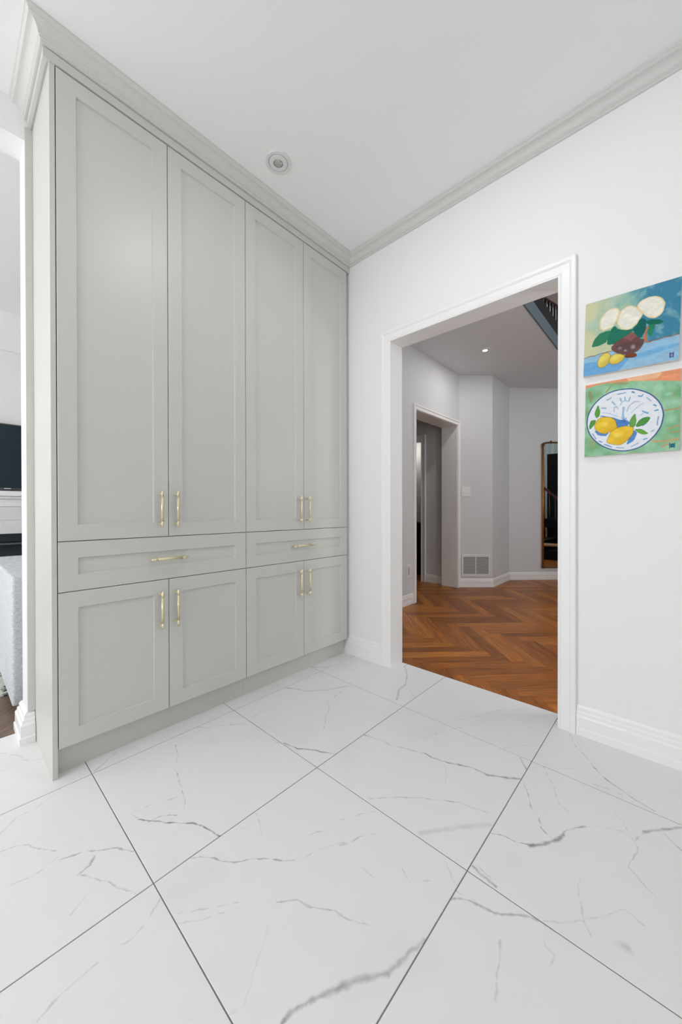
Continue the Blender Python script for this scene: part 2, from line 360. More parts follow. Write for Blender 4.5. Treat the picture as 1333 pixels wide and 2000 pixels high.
VEINS = {"0,0":[[671,1599,650,1523,2.5,0.45],[650,1523,617,1466,2.5,0.45],[617,1466,596,1385,2.5,0.45],[596,1385,563,1257,2.5,0.45],[563,1257,542,1215,2.5,0.45],[430,1298,485,1216,4,0.95],[485,1216,543,1156,4,0.95],[543,1156,560,1112,4,0.95],[560,1112,575,1051,4,0.95],[448,1270,478,1261,3,0.8],[478,1261,521,1222,3,0.8],[566,1296,493,1324,2.5,0.28],[493,1324,419,1348,2.5,0.28],[419,1348,430,1298,2.5,0.28],[970,1315,992,1251,3,0.35],[786,1672,831,1608,3,0.42],[831,1608,891,1573,3,0.42],[891,1573,964,1510,3,0.42]],"0,1":[[472,1047,498,1028,3,0.5],[498,1028,531,992,3,0.5],[531,992,540,963,3,0.5],[540,963,562,937,3,0.7],[562,937,597,911,3,0.7],[597,911,658,843,3,0.7],[658,843,697,808,2.5,0.35],[697,808,775,779,2.5,0.35],[775,779,828,740,2.5,0.35],[577,761,601,739,3,0.45],[601,739,618,728,3,0.45],[618,728,627,697,3,0.45],[627,697,666,633,3,0.45],[666,633,674,602,2.5,0.35],[674,602,698,555,2.5,0.35],[446,573,472,573,7,0.75],[472,573,504,561,7,0.75],[504,561,533,545,7,0.75],[533,545,580,519,9,0.6],[580,519,614,498,9,0.6],[614,498,650,469,9,0.6],[650,469,685,459,7,0.4],[685,459,724,449,7,0.4],[724,449,762,441,7,0.4],[703,1040,688,996,3,0.3],[688,996,670,959,3,0.3],[617,1036,665,999,2,0.25],[774,842,793,838,3,0.35],[793,838,810,827,3,0.35],[392,921,433,894,2.5,0.25],[433,894,508,835,2.5,0.25],[384,904,416,874,2.5,0.22],[416,874,517,812,2.5,0.22],[382,659,409,653,3,0.12],[409,653,449,677,3,0.12],[449,677,529,730,3,0.12],[798,769,835,739,2.5,0.35],[835,739,871,727,2.5,0.35],[871,727,911,697,2.5,0.35],[857,826,935,780,2.5,0.25],[935,780,984,747,2.5,0.25],[797,665,796,618,3,0.25],[871,574,851,536,2.5,0.25],[882,514,894,501,3,0.35],[980,495,933,448,2.5,0.22],[760,581,752,567,2,0.2]],"-1,0":[[108,1478,142,1466,3,0.42],[142,1466,169,1445,3,0.42],[169,1445,189,1409,3,0.42],[189,1409,219,1363,3,0.42],[221,1321,276,1298,3,0.6],[276,1298,319,1257,3,0.6],[319,1257,347,1234,3,0.6],[347,1234,376,1189,3,0.6],[296,1256,278,1234,5,0.6],[278,1234,252,1226,5,0.6],[252,1226,286,1162,3,0.4],[286,1162,302,1142,3,0.4],[302,1142,312,1111,3,0.4],[312,1111,341,1050,3,0.4],[114,1562,155,1603,3,0.25],[155,1603,209,1608,3,0.25],[209,1608,281,1651,3,0.25],[97,1330,143,1320,2.5,0.25],[143,1320,182,1316,2.5,0.25],[182,1316,220,1332,2.5,0.25],[210,1118,261,1147,2.5,0.2],[261,1147,288,1158,2.5,0.2]],"-1,1":[[379,994,348,972,3,0.35],[348,972,325,959,3,0.35],[325,959,293,946,3,0.35],[293,946,271,955,3,0.35],[226,953,183,953,4,0.28],[183,953,155,946,4,0.28],[155,946,123,929,4,0.28]],"1,0":[[1310,1664,1376,1526,5,0.55],[1376,1526,1455,1461,5,0.55],[1455,1461,1572,1402,5,0.55],[1423,1369,1504,1386,3,0.4],[1379,1376,1329,1316,3,0.28],[1329,1316,1185,1208,3,0.28],[992,1251,1013,1190,3,0.35],[997,1267,1013,1190,5,0.8],[1013,1190,1052,1135,5,0.8],[1052,1135,1098,1042,5,0.8],[988,1548,1140,1522,3,0.25]],"0,-1":[[390,1670,431,1691,4,0.4],[431,1691,479,1732,4,0.4]],"2,-1":[[1599,1736,1667,1673,8,0.4],[1667,1673,1695,1672,8,0.4]],"2,0":[[1639,1113,1733,1159,9,0.5],[1733,1159,1811,1166,9,0.5],[1811,1166,1932,1234,7,0.45],[1932,1234,2017,1309,7,0.45],[2017,1309,2069,1312,7,0.45],[1773,1115,1725,1061,3,0.35]],"1,1":[[1274,1047,1297,977,3,0.55],[1297,977,1300,916,3,0.55],[1300,916,1350,781,3,0.55],[1350,781,1346,742,4,0.75],[1346,742,1364,677,4,0.75],[1364,677,1405,588,4,0.75],[1405,588,1404,537,6,0.75],[1404,537,1431,488,6,0.75],[1431,488,1463,443,6,0.75],[1001,806,1054,754,3,0.5],[1054,754,1130,669,3,0.5],[1130,669,1203,559,3,0.5],[1203,559,1208,524,3,0.3],[1208,524,1234,463,3,0.3],[1006,596,1089,532,12,0.22],[1089,532,1188,446,12,0.22],[1006,596,1089,532,3,0.25],[1089,532,1138,485,3,0.25],[1138,485,1188,446,3,0.25],[1419,840,1576,783,2.5,0.25],[1587,480,1540,442,5,0.5],[1340,682,1253,632,2.5,0.25],[1210,938,1182,1044,2.5,0.18]],"1,2":[[1467,439,1401,398,2.5,0.5],[1401,398,1349,371,2.5,0.5],[1349,371,1320,339,2.5,0.5],[1320,339,1282,322,2.5,0.5],[1282,322,1260,291,2.5,0.5],[1156,434,1172,400,3,0.75],[1172,400,1176,363,3,0.75],[1176,363,1191,331,3,0.75],[1191,331,1224,304,8,0.8],[1224,304,1266,278,8,0.8],[1266,278,1303,265,8,0.8],[1287,268,1324,262,5,0.6],[1324,262,1384,223,5,0.6],[1384,223,1420,180,3,0.2],[1420,180,1441,135,3,0.2],[1013,431,1009,408,6,0.55],[1009,408,1002,383,6,0.55],[1002,383,999,361,6,0.55],[1029,431,1014,381,2.5,0.3],[1601,397,1506,339,2.5,0.28],[1506,339,1437,308,2.5,0.28],[1437,308,1404,263,2.5,0.28],[1531,172,1471,131,2.5,0.3],[1471,131,1406,94,2.5,0.3],[1406,94,1333,101,3,0.35],[1333,101,1308,105,3,0.35],[1308,105,1286,81,3,0.35],[1286,81,1253,42,3,0.35],[1428,102,1485,81,3,0.4],[1485,81,1527,45,6,0.6],[1527,45,1590,-5,6,0.6],[1520,36,1491,14,4,0.5],[1491,14,1474,-5,4,0.5],[1187,203,1144,199,3,0.25],[1144,199,1065,174,3,0.25],[1065,174,1038,154,3,0.25],[991,246,1022,213,3,0.22],[1022,213,1100,144,3,0.22],[1100,144,1162,104,3,0.22],[1162,104,1152,62,3,0.22],[1060,93,1062,88,14,0.35]],"0,2":[[890,435,916,397,5,0.6],[916,397,924,366,5,0.6],[924,366,938,333,5,0.6],[938,333,966,298,5,0.6],[966,298,983,267,5,0.6],[983,267,988,245,7,0.6],[988,245,991,220,7,0.6],[960,238,940,222,2.5,0.25],[940,222,936,208,2.5,0.25],[936,208,904,211,2.5,0.25],[880,309,828,294,3,0.28],[828,294,765,279,3,0.28],[916,436,925,387,2.5,0.3]],"2,2":[[1905,367,1823,322,3,0.45],[1823,322,1774,277,3,0.45],[1774,277,1723,243,3,0.45],[1723,243,1673,196,4,0.6],[1673,196,1627,110,4,0.6],[1627,110,1612,61,4,0.6],[1618,402,1619,356,2.5,0.3],[1619,356,1661,311,2.5,0.3],[1614,260,1626,190,2.5,0.25],[1626,190,1627,153,2.5,0.25]],"2,1":[[1625,807,1772,729,3,0.3],[1772,729,1880,680,3,0.3],[1880,680,2018,549,3,0.3],[1576,783,1661,720,2.5,0.25],[1603,548,1659,513,2.5,0.25],[1659,513,1714,466,2.5,0.25]],"-1,-1":[[143,1937,182,1928,2.5,0.25],[182,1928,213,1958,2.5,0.25],[213,1958,232,1922,2.5,0.25],[232,1922,267,1907,2.5,0.25],[251,1831,256,1845,2.5,0.25],[256,1845,266,1841,2.5,0.25],[184,2036,206,1997,4,0.3],[206,1997,217,1970,4,0.3],[153,2077,172,2057,2.5,0.25],[147,1716,173,1731,3,0.12]],"1,-1":[[1150,1680,1330,1710,3,0.25]],"-1,2":[[-200,300,200,100,3,0.3]],"-1,3":[[-100,-300,200,-500,3,0.3]]}
PAINT_FLOWERS = [["poly",[150,193,222],[[-0.002,0.255],[1.001,0.309],[1.0,0.0],[-0.0,-0.0]]],["poly",[112,172,220],[[-0.002,0.19],[0.528,0.154],[0.326,0.009],[-0.0,-0.0]]],["poly",[120,178,222],[[0.462,0.141],[0.698,0.19],[0.997,0.209],[0.997,0.184],[0.637,0.11]]],["line",[140,95,60,0.0078],[[0.002,0.255],[0.311,0.28]]],["line",[165,95,60,0.0078],[[0.682,0.293],[0.839,0.306],[0.999,0.309]]],["poly",[52,128,96],[[0.079,0.384],[0.116,0.484],[0.177,0.554],[0.261,0.56],[0.296,0.558],[0.268,0.445],[0.25,0.407],[0.166,0.378]]],["poly",[34,118,96],[[0.263,0.362],[0.268,0.474],[0.296,0.558],[0.342,0.608],[0.389,0.539],[0.524,0.502],[0.567,0.504],[0.481,0.418],[0.391,0.365]]],["poly",[112,78,78],[[0.31,0.35],[0.48,0.446],[0.535,0.472],[0.579,0.42],[0.623,0.348],[0.66,0.339],[0.65,0.281],[0.614,0.223],[0.55,0.184],[0.461,0.19],[0.358,0.241],[0.311,0.294]]],["poly",[140,92,88],[[0.436,0.416],[0.537,0.469],[0.585,0.402],[0.526,0.352]]],["poly",[98,72,74],[[0.334,0.344],[0.482,0.343],[0.634,0.336],[0.624,0.274],[0.549,0.211],[0.438,0.223]]],["poly",[118,66,44],[[0.45,0.192],[0.571,0.195],[0.599,0.146],[0.561,0.134],[0.462,0.146]]],["ell",[160,150,150],[[0.548,0.276],[0.581,0.268],[0.549,0.235]]],["ell",[140,128,128],[[0.406,0.292],[0.437,0.285],[0.406,0.262]]],["ell",[168,160,158],[[0.466,0.246],[0.488,0.241],[0.466,0.227]]],["poly",[20,100,96],[[0.535,0.499],[0.588,0.565],[0.63,0.62],[0.678,0.566],[0.674,0.474],[0.654,0.413],[0.623,0.355],[0.568,0.423]]],["poly",[18,110,88],[[0.673,0.567],[0.735,0.569],[0.796,0.544],[0.851,0.503],[0.807,0.483],[0.725,0.499],[0.678,0.526]]],["poly",[42,130,96],[[0.694,0.508],[0.761,0.502],[0.752,0.413],[0.727,0.348],[0.69,0.404]]],["poly",[205,118,72],[[0.684,0.498],[0.705,0.485],[0.675,0.408],[0.681,0.327],[0.708,0.287],[0.676,0.295],[0.649,0.348],[0.659,0.412]]],["flower",[236,234,220],[[0.175,0.726],[0.21,0.801],[0.281,0.843],[0.351,0.841],[0.398,0.799],[0.387,0.72],[0.353,0.646],[0.331,0.597],[0.272,0.578],[0.213,0.573],[0.176,0.612],[0.163,0.673]]],["flower",[238,235,222],[[0.564,0.78],[0.606,0.84],[0.679,0.862],[0.761,0.847],[0.822,0.807],[0.853,0.733],[0.844,0.646],[0.815,0.59],[0.765,0.573],[0.704,0.585],[0.651,0.64],[0.618,0.703]]],["flower",[238,236,222],[[0.376,0.723],[0.409,0.796],[0.476,0.822],[0.542,0.801],[0.607,0.733],[0.64,0.67],[0.609,0.599],[0.567,0.544],[0.524,0.509],[0.446,0.51],[0.389,0.567],[0.359,0.638]]],["lemon",[222,206,92],[[0.162,0.156],[0.18,0.224],[0.24,0.268],[0.288,0.257],[0.306,0.203],[0.301,0.141],[0.266,0.098],[0.206,0.082],[0.175,0.102]]],["lemon",[226,204,84],[[0.3,0.183],[0.335,0.225],[0.404,0.219],[0.461,0.183],[0.439,0.126],[0.383,0.096],[0.325,0.101],[0.295,0.135]]],["line",[70,50,120,0.0078],[[0.918,0.101],[0.919,0.047]]],["line",[70,50,120,0.0078],[[0.947,0.099],[0.948,0.045]]],["line",[70,50,120,0.0078],[[0.918,0.09],[0.947,0.089]]],["line",[70,50,120,0.0078],[[0.921,0.056],[0.946,0.056]]],["line",[90,80,150,0.0056],[[0.928,0.073],[0.94,0.073]]]]
PAINT_PLATE = [["poly",[236,158,118],[[0.0,1.0],[1.0,1.0],[1.0,0.815],[0.878,0.874],[0.684,0.916],[0.467,0.956],[0.285,0.974],[0.105,0.975],[0.0,0.938]]],["poly",[242,190,150],[[0.467,0.993],[0.828,0.993],[0.807,0.929],[0.62,0.932],[0.467,0.958]]],["poly",[228,120,80],[[0.0,1.0],[0.285,0.999],[0.166,0.981],[0.0,0.942]]],["ell",[168,214,184],[[0.787,0.807],[0.853,0.794],[0.787,0.74]]],["ell",[160,210,180],[[0.888,0.708],[0.937,0.711],[0.893,0.674]]],["ell",[158,212,180],[[0.918,0.395],[0.986,0.392],[0.918,0.317]]],["ell",[166,214,186],[[0.937,0.594],[0.971,0.588],[0.937,0.562]]],["line",[150,150,105,0.0178],[[0.044,0.892],[0.063,0.772]]],["line",[160,140,110,0.01],[[0.05,0.906],[0.088,0.796]]],["line",[165,158,110,0.0156],[[0.297,0.943],[0.238,0.854]]],["line",[165,160,112,0.02],[[0.331,0.957],[0.467,0.935]]],["line",[178,168,110,0.02],[[0.858,0.509],[0.995,0.519]]],["line",[190,165,110,0.0156],[[0.888,0.269],[0.995,0.307]]],["line",[185,160,110,0.0156],[[0.918,0.226],[0.995,0.229]]],["line",[205,165,120,0.0133],[[0.767,0.125],[0.986,0.127]]],["line",[200,170,120,0.0133],[[0.684,0.161],[0.828,0.119],[0.986,0.14]]],["line",[215,150,110,0.0133],[[0.828,0.06],[0.888,0.086]]],["plate",[234,237,244],[[0.027,0.462],[0.045,0.599],[0.118,0.732],[0.226,0.821],[0.354,0.86],[0.501,0.85],[0.62,0.8],[0.726,0.719],[0.803,0.611],[0.836,0.487],[0.828,0.369],[0.788,0.256],[0.716,0.158],[0.621,0.08],[0.513,0.046],[0.413,0.045],[0.287,0.085],[0.169,0.162],[0.083,0.272],[0.04,0.38]]],["poly",[84,136,202],[[0.155,0.552],[0.203,0.545],[0.321,0.506],[0.401,0.452],[0.513,0.426],[0.48,0.35],[0.367,0.337],[0.286,0.49]]],["poly",[92,142,206],[[0.469,0.109],[0.557,0.176],[0.587,0.254],[0.556,0.306],[0.513,0.236]]],["poly",[92,142,206],[[0.108,0.349],[0.168,0.269],[0.252,0.26],[0.287,0.319],[0.168,0.349]]],["poly",[92,142,206],[[0.589,0.363],[0.684,0.37],[0.642,0.339]]],["star",[58,106,186],[[0.44,0.446],[0.479,0.44],[0.441,0.397]]],["line",[150,190,222,0.0156],[[0.432,0.621],[0.429,0.468]]],["line",[140,170,205,0.0067],[[0.468,0.56],[0.49,0.625],[0.545,0.671],[0.599,0.668]]],["line",[150,178,210,0.0067],[[0.401,0.655],[0.423,0.699],[0.457,0.707],[0.49,0.687]]],["line",[140,170,205,0.0067],[[0.332,0.582],[0.332,0.638],[0.361,0.64],[0.372,0.617]]],["line",[160,195,220,0.0067],[[0.512,0.539],[0.567,0.585],[0.642,0.64]]],["line",[160,200,225,0.0067],[[0.378,0.504],[0.286,0.561],[0.203,0.588]]],["line",[150,190,215,0.0067],[[0.61,0.482],[0.652,0.516],[0.695,0.509]]],["line",[120,175,205,0.0111],[[0.309,0.713],[0.343,0.664]]],["line",[120,175,205,0.0111],[[0.4,0.753],[0.412,0.709]]],["line",[120,175,205,0.0089],[[0.445,0.758],[0.451,0.715]]],["line",[120,175,205,0.0089],[[0.501,0.748],[0.49,0.694]]],["line",[120,165,200,0.01],[[0.191,0.655],[0.239,0.64]]],["line",[120,165,200,0.01],[[0.25,0.752],[0.297,0.772]]],["line",[120,160,205,0.0111],[[0.366,0.808],[0.456,0.812]]],["line",[80,140,190,0.0156],[[0.528,0.805],[0.545,0.794]]],["line",[90,140,195,0.0111],[[0.588,0.745],[0.62,0.732],[0.631,0.75]]],["line",[120,160,200,0.0089],[[0.673,0.702],[0.715,0.654]]],["line",[90,150,195,0.0133],[[0.741,0.595],[0.767,0.584]]],["line",[90,150,195,0.0133],[[0.762,0.525],[0.785,0.528]]],["line",[120,165,205,0.01],[[0.793,0.441],[0.782,0.336]]],["line",[90,165,195,0.0122],[[0.631,0.533],[0.689,0.497]]],["line",[120,165,205,0.01],[[0.726,0.263],[0.747,0.274]]],["line",[110,160,205,0.01],[[0.653,0.165],[0.684,0.175]]],["line",[130,165,205,0.0089],[[0.524,0.09],[0.6,0.13]]],["line",[120,165,205,0.0089],[[0.368,0.092],[0.447,0.077]]],["line",[100,150,200,0.0122],[[0.228,0.148],[0.31,0.104]]],["line",[110,150,200,0.0111],[[0.169,0.198],[0.199,0.18]]],["line",[120,150,205,0.0089],[[0.095,0.314],[0.132,0.238]]],["leaf",[92,160,72],[[0.107,0.596],[0.149,0.705],[0.173,0.622],[0.167,0.551],[0.131,0.52]]],["leaf",[92,160,72],[[0.046,0.423],[0.064,0.494],[0.125,0.506],[0.113,0.443],[0.058,0.37]]],["leaf",[110,170,82],[[0.496,0.375],[0.512,0.456],[0.556,0.525],[0.572,0.447],[0.562,0.353],[0.535,0.329]]],["leaf",[84,152,70],[[0.567,0.366],[0.599,0.429],[0.663,0.454],[0.721,0.445],[0.684,0.376],[0.621,0.345],[0.573,0.338]]],["leaf",[112,176,72],[[0.556,0.312],[0.621,0.311],[0.674,0.27],[0.7,0.233],[0.642,0.234],[0.589,0.267]]],["lemon",[240,200,60],[[0.113,0.45],[0.156,0.509],[0.227,0.524],[0.298,0.509],[0.344,0.46],[0.369,0.386],[0.361,0.338],[0.287,0.312],[0.228,0.291],[0.168,0.32],[0.122,0.376]]],["lemon",[242,202,62],[[0.258,0.174],[0.275,0.25],[0.31,0.316],[0.379,0.364],[0.468,0.365],[0.551,0.334],[0.535,0.26],[0.491,0.183],[0.424,0.128],[0.345,0.136],[0.287,0.156]]],["poly",[30,100,120],[[0.91,0.081],[0.945,0.083],[0.947,0.039],[0.912,0.037]]],["line",[30,100,120,0.0067],[[0.904,0.091],[0.904,0.032]]],["line",[30,100,120,0.0067],[[0.951,0.09],[0.951,0.03]]],["line",[110,170,180,0.0056],[[0.923,0.059],[0.935,0.059]]]]
def sweep_map(name, path, prof, material, mp, parent=None, side=1):
    """like sweep, but the path lies in a wall plane: mp(a, z, out) gives the world point"""
    P = [Vector(p) for p in path]; n = len(P); offs = []
    for i in range(n):
        ns = []
        if i > 0: d = (P[i] - P[i - 1]).normalized(); ns.append(Vector((d.y, -d.x)) * side)
        if i < n - 1: d = (P[i + 1] - P[i]).normalized(); ns.append(Vector((d.y, -d.x)) * side)
        offs.append(ns[0] if len(ns) == 1 else (ns[0] + ns[1]) / (1 + ns[0].dot(ns[1])))
    v, f, k = [], [], len(prof)
    for p, o in zip(P, offs):
        for a, out in prof: v.append(mp(p.x + o.x * a, p.y + o.y * a, out))
    for i in range(n - 1):
        for t in range(k): u = (t + 1) % k; f.append((i * k + t, i * k + u, (i + 1) * k + u, (i + 1) * k + t))
    f.append(tuple(range(k))); f.append(tuple((n - 1) * k + t for t in range(k)))
    return mesh(name, v, f, material, parent)

CEIL = 2.775
WX0, WX1 = 1.945, 2.060            # the wall with the doorway
DY0, DY1, DZ = 0.418, 1.358, 2.084 # clear doorway
random.seed(7)

# ================================================================== STRUCTURE
# ---- tiled floor: grout bed with each tile a piece of its own
TP, TX, TY = 0.6095, 0.381, 1.656
floor = tag(mesh('floor', *(lambda x0, x1, y0, y1, z0, z1: ([(x0, y0, z0), (x1, y0, z0), (x1, y1, z0), (x0, y1, z0), (x0, y0, z1), (x1, y0, z1), (x1, y1, z1), (x0, y1, z1)],
            [(0, 1, 2, 3), (4, 5, 6, 7), (0, 1, 5, 4), (1, 2, 6, 5), (2, 3, 7, 6), (3, 0, 4, 7)]))(-2.2, WX1, -3.3, 2.215, -0.06, -0.0016), 'grout'), kind='structure')
marble('marble_tile', [], generic=True)
G = 0.0030
def tile_mesh(w, h):
    b, z = 0.0008, 0.0
    x0, x1, y0, y1 = -w / 2, w / 2, -h / 2, h / 2
    v = [(x0, y0, -0.009), (x1, y0, -0.009), (x1, y1, -0.009), (x0, y1, -0.009), (x0, y0, z - b), (x1, y0, z - b), (x1, y1, z - b), (x0, y1, z - b),
         (x0 + b, y0 + b, z), (x1 - b, y0 + b, z), (x1 - b, y1 - b, z), (x0 + b, y1 - b, z)]
    f = [(8, 9, 10, 11)]
    for a, c in ((0, 4), (4, 8)):
        for k in range(4): f.append((a + k, a + (k + 1) % 4, c + (k + 1) % 4, c + k))
    me = bpy.data.meshes.new('tile'); me.from_pydata(v, [], f); me.materials.append(MATS['marble_tile']); me.update()
    return me
TILE_CACHE = {}
for i in range(-7, 3):
    for j in range(-1, 9):
        x0, x1 = TX + i * TP, TX + (i + 1) * TP; y1, y0 = TY - j * TP, TY - (j + 1) * TP
        x0, x1, y0, y1 = max(x0, -2.2), min(x1, WX1 + G / 2), max(y0, -3.3), min(y1, 2.215 + G / 2)
        if x1 - x0 < 0.02 or y1 - y0 < 0.02: continue
        w, h = round(x1 - x0 - G, 4), round(y1 - y0 - G, 4)
        if (w, h) not in TILE_CACHE: TILE_CACHE[w, h] = tile_mesh(w, h)
        o = bpy.data.objects.new('tile', TILE_CACHE[w, h]); COL.objects.link(o); attach(o, floor, ((x0 + x1) / 2, (y0 + y1) / 2, 0))
        segs = VEINS.get('%d,%d' % (i, j))
        if segs:
            m = marble('marble_tile_veined', segs)
            o.material_slots[0].link = 'OBJECT'; o.material_slots[0].material = m

# ---- walls and ceiling of the tiled room and the living room behind it
wall_panel('wall_right', 'x', WX0, WX1, -3.3, 4.6, 0, 2.9, [(DY0 - 0.018, DY1 + 0.018, -1, DZ + 0.018)], 'wall_paint')
wall_panel('wall_left', 'y', 2.10, 2.24, -2.2, WX0, 0, CEIL, [(-1.9, 0.244, -1, 2.62)], 'wall_paint')
wall_panel('wall_back', 'x', -2.3, -2.2, -3.3, 4.6, 0, 2.9, [(0.875, 2.025, 0.50, 2.60), (3.12, 4.32, 0.50, 2.50)], 'wall_paint')
wall_panel('wall_near', 'y', -3.4, -3.3, -2.3, WX1, 0, 2.9, [(-1.85, 0.75, 1.10, 2.50)], 'wall_paint_low_bounce')
wall_panel('wall_living', 'y', 4.47, 4.6, -2.2, WX0, 0, CEIL, [], 'wall_paint')
tag(box('ceiling', (-2.2, -3.3, CEIL), (WX0, 4.6, 2.9), 'ceiling_paint', bevel=0), kind='structure')
def window_frame(name, axis, t, a0, a1, z0, z1, n):
    w, d = 0.05, 0.07; L = []
    def B(p0, p1, q0, q1): L.append(((t, p0, q0), (t + d, p1, q1)) if axis == 'x' else ((p0, t, q0), (p1, t + d, q1)))
    B(a0, a1, z0, z0 + w); B(a0, a1, z1 - w, z1)
    for k in range(n + 1):
        c = a0 + (a1 - a0 - w) * k / n; B(c, c + w, z0 + w, z1 - w)
    return tag(boxes(name, L, 'trim_white', bevel=0.003), kind='structure')
window_frame('window_1', 'x', -2.28, 0.875, 2.025, 0.50, 2.60, 1)
window_frame('window_2', 'y', -3.38, -1.85, 0.75, 1.10, 2.50, 4)
window_frame('window_3', 'x', -2.28, 3.12, 4.32, 0.50, 2.50, 1)

# ---- doorway jamb and casing
tag(boxes('door_1', [((1.931, DY1, 0), (2.066, DY1 + 0.018, DZ + 0.018)), ((1.931, DY0 - 0.018, 0), (2.066, DY0, DZ + 0.018)),
                     ((1.931, DY0, DZ), (2.066, DY1, DZ + 0.018))], 'trim_white', bevel=0.0012), kind='structure')
CAS = [(0.004, 0), (0.004, 0.012), (0.006, 0.0155), (0.012, 0.0165), (0.014, 0.0135), (0.046, 0.0150), (0.050, 0.0185), (0.055, 0.0215), (0.069, 0.0220), (0.0725, 0.0195), (0.0735, 0)]
tag(sweep_map('trim_1', [(DY1, 0.0), (DY1, DZ), (DY0, DZ), (DY0, 0.0)], CAS, 'trim_white', lambda a, z, o: (WX0 - o, a, z)), kind='structure')
tag(sweep_map('trim_2', [(DY1, 0.0), (DY1, DZ), (DY0, DZ), (DY0, 0.0)], CAS, 'trim_white', lambda a, z, o: (WX1 + o, a, z)), kind='structure')

# ---- baseboards
def base_prof(h=0.130, t=0.018):
    return [(0, 0), (t, 0), (t, 0.030), (t * 0.86, 0.034), (t * 0.86, 0.080), (t * 0.66, 0.088), (t * 0.62, 0.100), (t * 0.40, 0.106), (t * 0.40, h - 0.010), (t * 0.15, h), (0, h)]
tag(sweep('baseboard_right', [(WX0, DY0 - 0.0735), (WX0, -3.3)], base_prof(), 'trim_white', side=1), kind='structure')
tag(sweep('baseboard_corner', [(WX0, 1.98), (WX0, DY1 + 0.0735)], base_prof(), 'trim_white', side=1), kind='structure')
tag(sweep('baseboard_left', [(0.268, 2.10), (0.244, 2.10), (0.244, 2.24), (1.90, 2.24)], base_prof(0.13, 0.030), 'trim_white', side=-1), kind='structure')
tag(sweep('baseboard_living', [(-2.2, 4.47), (-0.75, 4.47)], base_prof(), 'trim_white', side=1), kind='structure')

# ---- crown moulding: along the doorway wall, across the cabinet front and round its end
CZ = 2.711
CR = [(0, 0), (0.0085, 0), (0.0085, 0.0095), (0.0120, 0.0110), (0.0120, 0.0150), (0.0155, 0.0165)]
for k in range(1, 8):
    a = math.radians(90 * k / 7); CR.append((0.0155 + 0.0265 * (1 - math.cos(a)), 0.0165 + 0.0275 * math.sin(a)))
CR += [(0.0455, 0.0445), (0.0455, 0.0475), (0.0485, 0.0500), (0.0520, 0.0545), (0.0560, 0.0560), (0.0575, 0.0575), (0.0575, 0.0640), (0, 0.0640)]
CR = [(d, CZ + z) for d, z in CR]
FY, FX = 1.712, 0.252
cpath = [(WX0, -3.3), (WX0, FY), (FX, FY), (FX, 2.10)]
tag(sweep('trim_3', cpath, CR, 'crown_paint', side=-1, seg=[0]), kind='structure')
LC = [(0, 2.45), (0.022, 2.45), (0.022, 2.63), (0.030, 2.655), (0.052, 2.69), (0.070, 2.745), (0.075, CEIL), (0, CEIL)]
tag(sweep('trim_4', [(-2.2, 4.47), (WX0, 4.47)], LC, 'trim_white', side=1), kind='structure')

# ---- hall beyond the doorway
HW = 0.12
HY = 2.135
OX0, OX1, OZ = 3.512, 4.530, 2.108
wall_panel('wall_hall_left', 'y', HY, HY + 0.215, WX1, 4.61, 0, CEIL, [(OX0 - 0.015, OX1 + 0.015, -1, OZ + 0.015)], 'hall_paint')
tag(boxes('door_2', [((OX0 - 0.015, HY - 0.002, 0), (OX0, HY + 0.217, OZ + 0.015)), ((OX1, HY - 0.002, 0), (OX1 + 0.015, HY + 0.217, OZ + 0.015)),
                     ((OX0, HY - 0.002, OZ), (OX1, HY + 0.217, OZ + 0.015))], 'trim_white', bevel=0.001), kind='structure')
CAS2 = [(a * 0.80, o) for a, o in CAS]
tag(sweep_map('trim_5', [(OX0, 0.0), (OX0, OZ), (OX1, OZ), (OX1, 0.0)], CAS2, 'trim_white', lambda a, z, o: (a, HY - o, z), side=-1), kind='structure')
WB0, WB1, WC1, WD1 = Vector((4.59, 2.137)), Vector((4.886, 1.812)), Vector((5.55, 1.82)), Vector((6.575, 0.795))
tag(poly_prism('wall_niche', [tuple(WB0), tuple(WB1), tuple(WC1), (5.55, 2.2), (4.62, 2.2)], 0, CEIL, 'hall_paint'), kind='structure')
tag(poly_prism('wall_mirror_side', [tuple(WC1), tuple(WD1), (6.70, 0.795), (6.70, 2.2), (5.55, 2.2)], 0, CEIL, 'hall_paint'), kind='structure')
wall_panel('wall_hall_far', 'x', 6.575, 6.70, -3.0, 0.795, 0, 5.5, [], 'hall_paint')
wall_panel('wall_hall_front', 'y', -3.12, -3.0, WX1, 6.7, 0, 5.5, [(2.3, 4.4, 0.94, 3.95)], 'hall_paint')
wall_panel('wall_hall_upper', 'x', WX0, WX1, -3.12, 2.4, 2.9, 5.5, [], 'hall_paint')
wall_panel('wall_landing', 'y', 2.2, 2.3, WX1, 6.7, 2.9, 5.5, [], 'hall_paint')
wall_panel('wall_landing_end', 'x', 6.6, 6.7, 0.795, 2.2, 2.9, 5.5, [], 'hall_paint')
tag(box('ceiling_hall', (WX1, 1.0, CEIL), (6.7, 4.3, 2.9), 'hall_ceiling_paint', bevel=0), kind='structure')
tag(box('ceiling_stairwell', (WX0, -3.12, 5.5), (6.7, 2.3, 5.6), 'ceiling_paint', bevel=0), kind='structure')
tag(box('trim_6', (WX1, 0.985, 2.770), (6.575, 1.0, 2.906), 'dark_fascia', bevel=0.002), kind='structure')
HB = base_prof(0.112, 0.016)
tag(sweep('baseboard_hall_left', [(2.083, HY), (OX0 - 0.06, HY)], HB, 'trim_white', side=1), kind='structure')
tag(sweep('baseboard_niche', [tuple(WB0), tuple(WB1), tuple(WC1), tuple(WD1)], HB, 'trim_white', side=1), kind='structure')
window_frame('window_4', 'y', -3.10, 2.3, 4.4, 0.94, 3.95, 3)

